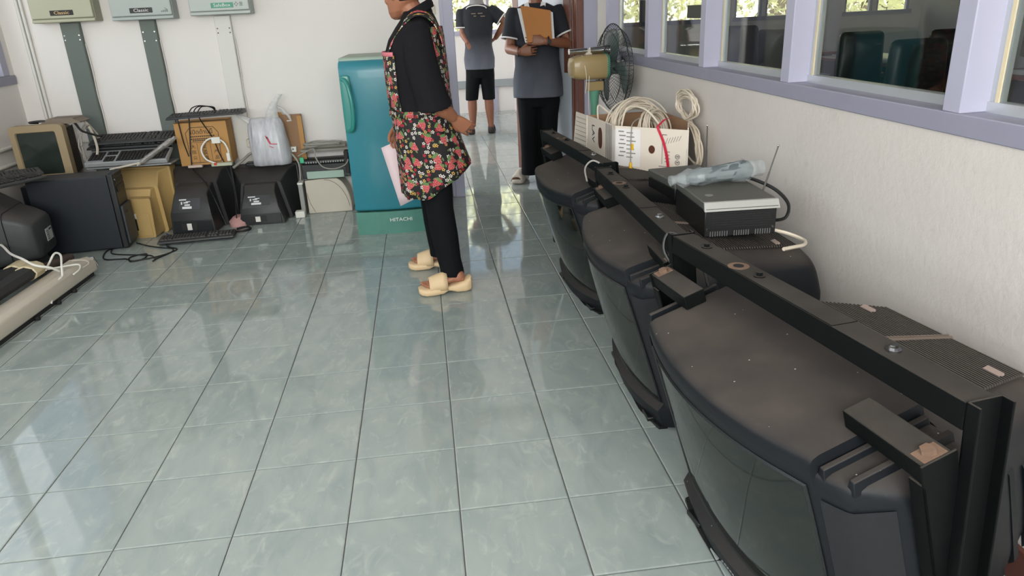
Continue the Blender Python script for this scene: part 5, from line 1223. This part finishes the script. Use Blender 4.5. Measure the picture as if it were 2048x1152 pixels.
sh.loft([sring(c, V((1, 0, 0)), V((0, 1, .2)).normalized(), a, b, 18) for c, a, b in ((V((.33, 2.14, 1.365)), .045, .05), (V((.328, 2.17, 1.32)), .076, .07), (V((.318, 2.195, 1.18)), .078, .066), (V((.300, 2.21, 1.04)), .074, .064), (V((.295, 2.21, .99)), .073, .064))])
shirt = fuse(wrinkle(sh, .004, 18), 'shirt', [NAVYF], woman, voxel=.007, smooth=3)
cl = MB(); rg = []
for z, k in ((1.365, 1.15), (1.395, 1.02), (1.425, 1.0), (1.432, 1.08), (1.405, 1.22), (1.385, 1.28)): rg.append([p+V((0, 0, (p.x-.335)*.5)) for p in sring((.333, wy, z-.004), f, l, .066*k, .076*k, 28)])
cl.loft(rg, caps=False).build('collar', NAVYF, woman, world=True, angle=70)
tr = MB()
for (h, kn, an), toe, heel in legs:
    a = V(an); tr.loft([sring(c, V((1, 0, 0)), V((0, 1, 0)), r1, r2, 20) for c, r1, r2 in ((V(h)+V((0, 0, .06)), .10, .09), (V(h)-V((0, 0, .08)), .098, .092), (V(h).lerp(V(kn), .65), .080, .078), (V(kn), .072, .070), (V(kn).lerp(a, .4), .072, .068), (V(kn).lerp(a, .8), .064, .060), (a+V((.002, 0, .02)), .063, .058), (a+V((.002, 0, -.018)), .066, .060))])
tr.loft([sring((.345, 2.02, z), f, l, a, b, 24) for z, a, b in ((.66, .11, .16), (.74, .135, .175), (.82, .14, .17), (.9, .135, .155))])
fuse(wrinkle(tr, .005, 16, 3), 'trousers', [TROU], woman, voxel=.007, smooth=3)
SLIP = mat('cream_rubber', srgb(214, 186, 146), .55, var=.03)
for (h, kn, an), toe, heel in legs: slipper('slipper', woman, toe, heel, .108, SLIP)
# apron: skirt, bib, back panel and shoulder straps, as thin cloth
def cloth(rings, name, uvf, closed=True, thick=.004):
    mb = MB(); n = len(rings[0]); per = [(k % n, k//n) for k in range(n*len(rings))]
    rows = [list(r)+([r[0]] if closed else []) for r in rings]
    uvs = []
    for j, r in enumerate(rows):
        s_ = 0
        for i, p in enumerate(r):
            if i: s_ += (V(r[i])-V(r[i-1])).length
            uvs.append((s_, V(p).z))
    ref = [0]*len(rows[0]); k = len(rows)//2
    for i in range(len(rows[0])): ref[i] = uvs[k*len(rows[0])+i][0]
    uvs = [(ref[i % len(rows[0])], q[1]) for i, q in enumerate(uvs)] if uvf else uvs
    mb.loft(rows, closed=False, caps=False, uvs=uvs)
    o = mb.build(name, APRON, woman, world=True, angle=80); sd = o.modifiers.new('t', 'SOLIDIFY'); sd.thickness = thick
    return o
sk = []
N = 72
for j in range(9):
    q = j/8; ring = []
    for i in range(N):
        a = 2*math.pi*i/N; ca, sa = math.cos(a), math.sin(a)
        cx = .312+.052*q; ru = .155+.030*q; rv = .172+.046*q
        rip = 1+.035*q*math.sin(9*a+.6)+.02*q*math.sin(17*a)
        p = V((cx, wy, 0))+f*(ru*rip*ca)+l*(rv*rip*sa)
        zh = .505+max(0, p.x-.29)*.56
        p.z = .935+(zh-.935)*q+.004*math.sin(7*a)*q; ring.append(p)
    sk.append(ring)
cloth(sk, 'apron_skirt', True)
bibr = TR[2:7]
cloth(torso(bibr[:4], grow=.014, n=20, a0=R(-58), a1=R(66), openr=True), 'apron_bib', True)
cloth(torso(TR[2:8], grow=.022, n=20, a0=R(104), a1=R(256), openr=True), 'apron_back', True)
for sd_ in (1, -1):
    pth = spl([(.172, 0, 1.215), (.205, 0, 1.29), (.27, 0, 1.365), (.335, 0, 1.398), (.395, 0, 1.372), (.435, 0, 1.30), (.447, 0, 1.22)], 4)
    st = []
    for i, p in enumerate(pth):
        yc = wy-sd_*(.092+.012*math.sin(i/len(pth)*math.pi)); hw = .042
        st.append([V((p.x, yc+hw*k, p.z+.020-.034*(1-k*sd_)/2)) for k in (-1, -.5, 0, .5, 1)])
    cloth(st, 'apron_strap', False, closed=False)
ptrim = torso([(1.205, .300, 2.02, .136, .176), (1.225, .300, 2.02, .137, .176)], grow=.017, n=20, a0=R(-55), a1=R(64), openr=True)
o = MB().loft(ptrim, closed=False, caps=False).build('pink_binding', mat('pink_binding', srgb(206, 116, 126), .8), woman, world=True); sd = o.modifiers.new('t', 'SOLIDIFY'); sd.thickness = .006
wb_ = torso([(.915, .312, 2.02, .142, .163), (.945, .312, 2.02, .142, .162)], grow=.018, n=40)
cloth(wb_, 'apron_waistband', True)
# the sheet of paper in the far hand
ph = MB(); TL, TRc, BR, BL = V((.080, 2.165, .728)), V((.262, 2.13, .80)), V((.352, 2.10, .50)), V((.152, 2.15, .405))
g = []
for j in range(7):
    q = j/6; g.append([TL.lerp(TRc, k/5).lerp(BL.lerp(BR, k/5), q)+V((0, .012*math.sin(q*3)*(k/5), 0)) for k in range(6)])
pm = mat('pale_pink_paper', srgb(214, 192, 194), .7, var=.02)
pp = ph.loft(g, closed=False, caps=False).build('paper_sheet', pm); sd = pp.modifiers.new('t', 'SOLIDIFY'); sd.thickness = .0012
props(pp, 'pale pinkish sheet of paper held low in front of the refrigerator', 'paper')

# --- person holding envelopes in the doorway
f, l, u = frame(-.22, -1)
root = V((1.27, 4.27, 0))
def at2(a, b, z): return root+l*a+f*b+V((0, 0, z))
mb = MB()
head_parts(mb, at2(0, .03, 1.63), f, l, u)
mb.tube([at2(0, 0, 1.38), at2(0, .005, 1.46), at2(0, .015, 1.56)], [.06, .053, .052], 14)
T2 = [(.72, .13, .185), (.85, .13, .182), (1.0, .122, .165), (1.12, .128, .168), (1.25, .128, .178), (1.34, .112, .185), (1.40, .085, .150), (1.435, .062, .075)]
mb.loft([sring(at2(0, 0, z), f, l, a-.012, b-.012, 24, 2.3) for z, a, b in T2])
Lsh, Lel, Lwr = at2(.165, 0, 1.365), at2(.262, .06, 1.125), at2(.085, .225, 1.155)
Rsh, Rel, Rwr = at2(-.165, 0, 1.365), at2(-.215, .05, 1.10), at2(-.125, .21, 1.085)
for A, B, W_ in ((Lsh, Lel, Lwr), (Rsh, Rel, Rwr)):
    mb.limb([A-V((0, 0, .03)), A.lerp(B, .5), B], [.036, .044, .042], 14); mb.limb([B, B.lerp(W_, .5), W_], [.042, .038, .028], 14)
hand_parts(mb, Lwr-l*.012, -l+f*.12+V((0, 0, .16)), -f*.9+V((0, 0, -.1)), thumb=-1, curl=.18, k=.98)
hand_parts(mb, Rwr+l*.008, l*1.0+f*.05+V((0, 0, .05)), -f, thumb=1, curl=.42, k=.98)
legs = [((-.085, 0), (-.085, .03), (-.085, .01), (1.050, 4.235), (1.165, 4.47)), ((.085, 0), (.075, .02), (.070, .0), (1.315, 4.11), (1.345, 4.38))]
for h, kn, an, toe, heel in legs:
    mb.limb([at2(*h, .76), at2(*kn, .44), at2(*an, .10)], [.08, .055, .036], 14)
    h0 = V((*heel, 0)); d = V((*toe, 0))-h0; L = d.length; d.normalize(); s = V((-d.y, d.x, 0)); foot_parts(mb, h0, d, s, L, at2(*an, .14))
p2 = fuse(mb, 'person', [SKIND], None, voxel=.0040, smooth=3, loc=root)
props(p2, 'person in a navy and grey polo shirt hugging a brown envelope in the doorway', 'person')
c = at2(0, .03, 1.63)
MB().loft([sring(c+u*z+f*d, f, l, a, b, 20, 2.2) for z, d, a, b in ((-.06, -.055, .045, .06), (0, -.03, .076, .075), (.04, -.022, .09, .080), (.09, -.014, .088, .072), (.13, -.012, .05, .042), (.138, -.012, .016, .014))]).build('hair', HAIR, p2, world=True, angle=80)
for s_ in (-1, 1): MB().ball(c+f*.083+l*(s_*.031)+u*.014, .011, .011, .009).build('eye', PRINTW, p2, world=True)
PIPE = mat('white_piping', srgb(214, 212, 212), .8)
OMB = ombre('ombre_polo', .70, 1.12)
def polo(root_, at_, f, l, rows, sleeves, parent, seed):
    sh = MB(); sh.loft([sring(at_(0, 0, z), f, l, a+.012+.006*(z < .9), b+.012+.008*(z < .9), 32, 2.4) for z, a, b in rows])
    ends = []
    for A, B in sleeves:
        d = (B-A).normalized(); s1 = d.cross(f).normalized(); s2 = d.cross(s1)
        E = A.lerp(B, .72)
        sh.loft([sring(p, s1, s2, r1, r1, 18) for p, r1 in ((A-d*.035, .062), (A+d*.02, .080), (A.lerp(B, .45), .080), (E, .081))]); ends.append((E, s1, s2))
    fuse(wrinkle(sh, .009, 11, seed), 'polo_shirt', [OMB], parent, voxel=.008, smooth=3)
    for E, s1, s2 in ends: MB().tube([E+s1*(.080*math.cos(a))+s2*(.080*math.sin(a)) for a in [2*math.pi*i/24 for i in range(24)]], .007, 6, closed=True).build('sleeve_piping', PIPE, parent, world=True)
polo(root, at2, f, l, T2, [(Lsh, Lel), (Rsh, Rel)], p2, 2)
cl = MB()
for s_ in (-1, 1):
    cl.hexa([at2(s_*.02, .085, 1.33), at2(s_*.075, .085, 1.375), at2(s_*.082, .06, 1.425), at2(s_*.05, .072, 1.44), at2(s_*.02, .095, 1.335), at2(s_*.078, .096, 1.38), at2(s_*.086, .07, 1.432), at2(s_*.052, .082, 1.445)])
cl.build('collar', PIPE, p2, world=True, bevel=.002)
def trousers(parent, at_, legs, m, zend, r_end, seed, rows=((.64, .10, .155), (.72, .12, .17), (.80, .12, .165))):
    tr = MB()
    for h, kn, an, *_ in legs:
        H_, K_, A_ = at_(*h, .76), at_(*kn, .44), at_(*an, .10)
        pts = [(H_+V((0, 0, .03)), .09), (H_-V((0, 0, .08)), .092), (H_.lerp(K_, .6), .084), (K_, .076)]
        if zend < .3: pts += [(K_.lerp(A_, .5), .072), (K_.lerp(A_, (.44-zend)/.34), r_end)]
        else: pts = pts[:3]+[(H_.lerp(K_, (.76-zend)/.32), r_end)]
        tr.loft([sring(p, f, l, r, r, 20) for p, r in pts])
    tr.loft([sring(at_(0, 0, z), f, l, a, b, 24) for z, a, b in rows])
    fuse(wrinkle(tr, .005, 14, seed), 'trousers', [m], parent, voxel=.008, smooth=3)
trousers(p2, at2, legs, TROU, .075, .078, 4)
CROC = mat('grey_white_rubber', srgb(204, 194, 182), .6, var=.06)
for h, kn, an, toe, heel in legs: slipper('clog', p2, toe, heel, .105, CROC, closed=True)
wr = Lwr.lerp(Lel, .12)
MB().tube([wr+(V((0, 0, 1))*math.cos(a)+f*math.sin(a))*.036 for a in [2*math.pi*i/18 for i in range(18)]], .007, 6, closed=True).box(wr.x-.013, wr.x+.013, wr.y-.048, wr.y-.036, wr.z-.015, wr.z+.015).build('wristwatch', PRINTK, p2, world=True)
wr = Rwr.lerp(Rel, .10)
MB().tube([wr+(V((0, 0, 1))*math.cos(a)+f*math.sin(a))*.037 for a in [2*math.pi*i/18 for i in range(18)]], .005, 6, closed=True).build('bracelet', mat('beads', srgb(70, 44, 34), .5), p2, world=True)
def sheet(name, pts, m, th, label, cat, extra=None):
    P = [V(p) for p in pts]; n = (P[1]-P[0]).cross(P[3]-P[0]).normalized()*th
    o = props(MB().prism(P, n).build(name, m, bevel=.0008), label, cat)
    return o
e0, e1, e2, e3 = at2(-.055, .245, 1.15), at2(.135, .215, 1.15), at2(.125, .185, 1.375), at2(-.105, .195, 1.42)
env = sheet('envelope', (e0, e1, e2, e3), mat('manila_paper', srgb(166, 104, 38), .6, var=.05), .004, 'brown manila envelope clutched to the chest of the person in the doorway', 'envelope')
nn = (e1-e0).cross(e3-e0).normalized()
q = lambda a, b: e0.lerp(e1, a).lerp(e3.lerp(e2, a), b)-nn*.001
fl_ = MB(); fl_.prism([q(.0, .80), q(.12, .72), q(.95, .70), q(1, .78), q(1, 1), q(0, 1)], -nn*.0015); fl_.build('flap', mat('manila_flap', srgb(180, 118, 48), .6), env)
MB().prism([q(.30, .60), q(.52, .585), q(.52, .60), q(.30, .615)], -nn*.0006).prism([q(.56, .585), q(.86, .57), q(.86, .582), q(.56, .597)], -nn*.0006).build('ink_lines', PRINTK, env)
sheet('paper_folder', (at2(-.075, .225, 1.15), at2(.0, .21, 1.15), at2(-.02, .175, 1.40), at2(-.13, .18, 1.40)), mat('white_paper', srgb(206, 206, 208), .6), .006, 'white papers sticking out behind the brown manila envelope', 'papers')
sheet('card_sheet', (at2(.13, .205, 1.17), at2(.152, .20, 1.17), at2(.142, .172, 1.36), at2(.12, .175, 1.37)), mat('white_paper', (0, 0, 0)), .003, 'thin white sheet behind the inner edge of the manila envelope', 'paper')

# --- person with the back turned, in the corridor
f, l, u = frame(.12, 1)
root = V((1.03, 7.17, 0))
mb = MB()
head_parts(mb, at2(.0, .05, 1.66), f, l, u)
mb.tube([at2(0, .0, 1.42), at2(0, .01, 1.5), at2(0, .03, 1.58)], [.06, .053, .052], 14)
T3 = [(.76, .13, .158), (.88, .132, .160), (1.02, .125, .148), (1.15, .128, .155), (1.28, .125, .172), (1.38, .110, .182), (1.44, .085, .15), (1.475, .062, .08)]
mb.loft([sring(at2(0, 0, z), f, l, a-.012, b-.012, 24, 2.3) for z, a, b in T3])
Lsh, Lel, Lwr = at2(.165, 0, 1.395), at2(.175, -.02, 1.16), at2(.125, -.10, 1.07)
Rsh, Rel, Rwr = at2(-.165, 0, 1.395), at2(-.325, -.02, 1.27), at2(-.205, .08, 1.10)
for A, B, W_ in ((Lsh, Lel, Lwr), (Rsh, Rel, Rwr)):
    mb.limb([A-V((0, 0, .03)), A.lerp(B, .5), B], [.036, .044, .042], 14); mb.limb([B, B.lerp(W_, .5), W_], [.042, .038, .028], 14)
hand_parts(mb, Lwr, -l*.5-f*.1+V((0, 0, -.75)), f, thumb=1, curl=.35, k=.95)
hand_parts(mb, Rwr, l*.6+f*.3+V((0, 0, -.5)), f*.4+l, thumb=1, curl=.3, k=.95)
legs = [((.08, 0), (.115, .02), (.125, .0), (.86, 7.33), (.885, 7.08)), ((-.08, 0), (-.085, .02), (-.095, .0), (1.15, 7.34), (1.12, 7.09))]
for h, kn, an, toe, heel in legs:
    mb.limb([at2(*h, .78), at2(*kn, .44)], [.085, .058], 14); mb.limb([at2(*kn, .44), at2(*kn, .32)*.6+at2(*an, .26)*.4, at2(*an, .10)], [.056, .056, .035], 14)
    h0 = V((*heel, 0)); d = V((*toe, 0))-h0; L = d.length; d.normalize(); s = V((-d.y, d.x, 0)); foot_parts(mb, h0, d, s, L, at2(*an, .14))
p1 = fuse(mb, 'person', [SKIND], None, voxel=.0058, smooth=3, loc=root)
props(p1, 'person seen from behind in the corridor, hand on hip, in short black trousers', 'person')
c = at2(.0, .05, 1.66)
MB().loft([sring(c+u*z+f*d, f, l, a, b, 20, 2.2) for z, d, a, b in ((-.07, -.055, .045, .06), (0, -.03, .076, .075), (.04, -.022, .09, .080), (.09, -.014, .088, .072), (.13, -.012, .05, .042), (.138, -.012, .016, .014))]).build('hair', HAIR, p1, world=True, angle=80)
MB().loft([sring(at2(0, .005, z), f, l, a, b, 20) for z, a, b in ((1.455, .075, .098), (1.50, .070, .082), (1.56, .068, .074))], caps=False).build('collar', mat('grey_collar', srgb(130, 130, 130), .8), p1, world=True)
OMB = ombre('ombre_polo_back', .78, 1.14)
polo(root, at2, f, l, T3, [(Lsh, Lel), (Rsh, Rel)], p1, 9)
trousers(p1, at2, legs, TROU, .40, .076, 8, rows=((.66, .10, .15), (.74, .125, .158), (.82, .125, .155)))
gl = MB()
for (x, w_, z) in ((-.075, .05, 1.372), (.0, .055, 1.372), (-.05, .03, 1.345), (.03, .05, 1.340)): gl.box(1.03+x, 1.03+x+w_, 7.17-.139, 7.17-.134, z, z+.010)
gl.build('back_lettering', mat('faded_gold', srgb(120, 108, 92), .7), p1, world=True)
pth = [at2(.10, -.07, 1.465), at2(.115, -.115, 1.40), at2(.05, -.137, 1.30)]
MB().tube([at2(.115*math.cos(a), -.085-.03*math.sin(a), 1.43+.035*math.sin(a)) for a in [math.pi*i/12 for i in range(13)]], .006, 6).build('shoulder_piping', PIPE, p1, world=True)
SAND = mat('dark_sandal', srgb(44, 38, 36), .6)
for h, kn, an, toe, heel in legs: slipper('sandal', p1, toe, heel, .10, SAND)

# ------------------------------------------------------------ office behind the glazing
LEATH = mat('black_leather', srgb(30, 32, 33), .38, var=.12)
def office_chair(label, x, y, rz, s=1.0, h=1.12):
    t = thing('office_chair', label, 'chair', (x, y, 0), rz, 'black office chairs behind the glazing'); t.scale = (s, s, 1)
    MB().loft([rrect(0, z_c, hw, hh, yy, hw-.03, .05, 6) for yy, hw, hh, z_c in ((.19, .20, .28, h-.31), (.215, .235, .31, h-.31), (.25, .235, .31, h-.31), (.285, .20, .28, h-.31))]).build('backrest', LEATH, t, angle=60)
    MB().loft([sring((0, -.03, z), (1, 0, 0), (0, 1, 0), a, a, 24, 4) for z, a in ((.42, .22), (.44, .25), (.49, .25), (.515, .21))]).build('seat', LEATH, t, angle=60)
    for sx in (-1, 1): MB().tube(spl([(sx*.25, .22, .70), (sx*.29, .0, .70), (sx*.29, -.12, .68), (sx*.27, -.10, .48), (sx*.2, -.05, .45)], 4), .018, 8).build('armrest', DKP, t)
    MB().cyl((0, 0, .12), (0, 0, .42), .028, 12).build('gas_column', DKP, t)
    for k in range(5):
        a = 2*math.pi*k/5; MB().tube([(0, 0, .12), (.26*math.cos(a), .26*math.sin(a), .075)], [.024, .016], 8).build('base_arm', DKP, t)
        MB().ball((.27*math.cos(a), .27*math.sin(a), .03), .026, .026, .03, 10, 6).build('caster', PRINTK, t)
    return t
office_chair('black office chair seen through the glazing, close to the black and red sticker pane', 3.86, 6.3, R(158), .9, 1.13)
office_chair('black office chair with a low back tucked beside the white papers on the desk', 4.50, 6.75, R(150), .9, 1.06)
office_chair('black office chair nearest the glazing, seen from behind before the desk', 3.55, 3.05, R(185), 1.0, 1.10)
office_chair('black office chair on the far side of the desk, behind the nearest one', 4.28, 4.75, R(165), .9, 1.08)
office_chair('black office chair facing the desk near the thick lavender post', 4.58, 4.0, R(170), .9, 1.10)
DESK = mat('desk_top_red_brown', srgb(140, 74, 50), .35, var=.12)
for k, (x, y, w_, d, lab) in enumerate([(5.25, 3.1, .8, 1.7, 'red-brown desk nearest the camera beyond the glazing'), (5.2, 5.5, .8, 1.7, 'red-brown desk in the middle of the office beyond the glazing'), (5.0, 7.7, .8, 1.5, 'red-brown desk nearest the far office windows')]):
    t = thing('desk', lab, 'desk', (x, y, 0), 0, 'office desks')
    BX(-w_/2, w_/2, -d/2, d/2, .715, .75).build('top', DESK, t, bevel=.006)
    for sy in (-1, 1): BX(-w_/2+.04, w_/2-.04, sy*(d/2-.04)-.015, sy*(d/2-.04)+.015, 0, .715).build('side_panel', mat('desk_grey', srgb(84, 86, 90), .5), t)
    BX(w_/2-.10, w_/2-.08, -d/2+.06, d/2-.06, .25, .715).build('modesty_panel', mat('desk_grey', (0, 0, 0)), t)
    for q in range(2):
        xx, yy = x-.22, y-d/2+.45+.7*q
        props(MB().box(xx-.13, xx+.13, yy-.15, yy+.15, .7505, .775+.012*q).build('paper_stack', mat('white_paper', (0, 0, 0)), bevel=.002), ('lower', 'thicker')[q]+' stack of white papers on the '+('nearest', 'middle', 'farthest')[k]+' red-brown office desk', 'papers')
mo = thing('computer_monitor', 'dark flat computer monitor standing on the nearest red-brown desk', 'monitor', (5.15, 3.65, .75), R(70))
BX(-.24, .24, -.012, .012, .10, .42).build('display', DKP, mo, bevel=.004); BX(-.02, .02, .0, .03, .01, .2).build('neck', DKP, mo); BX(-.10, .10, -.07, .09, 0, .012).build('foot', DKP, mo, bevel=.004)
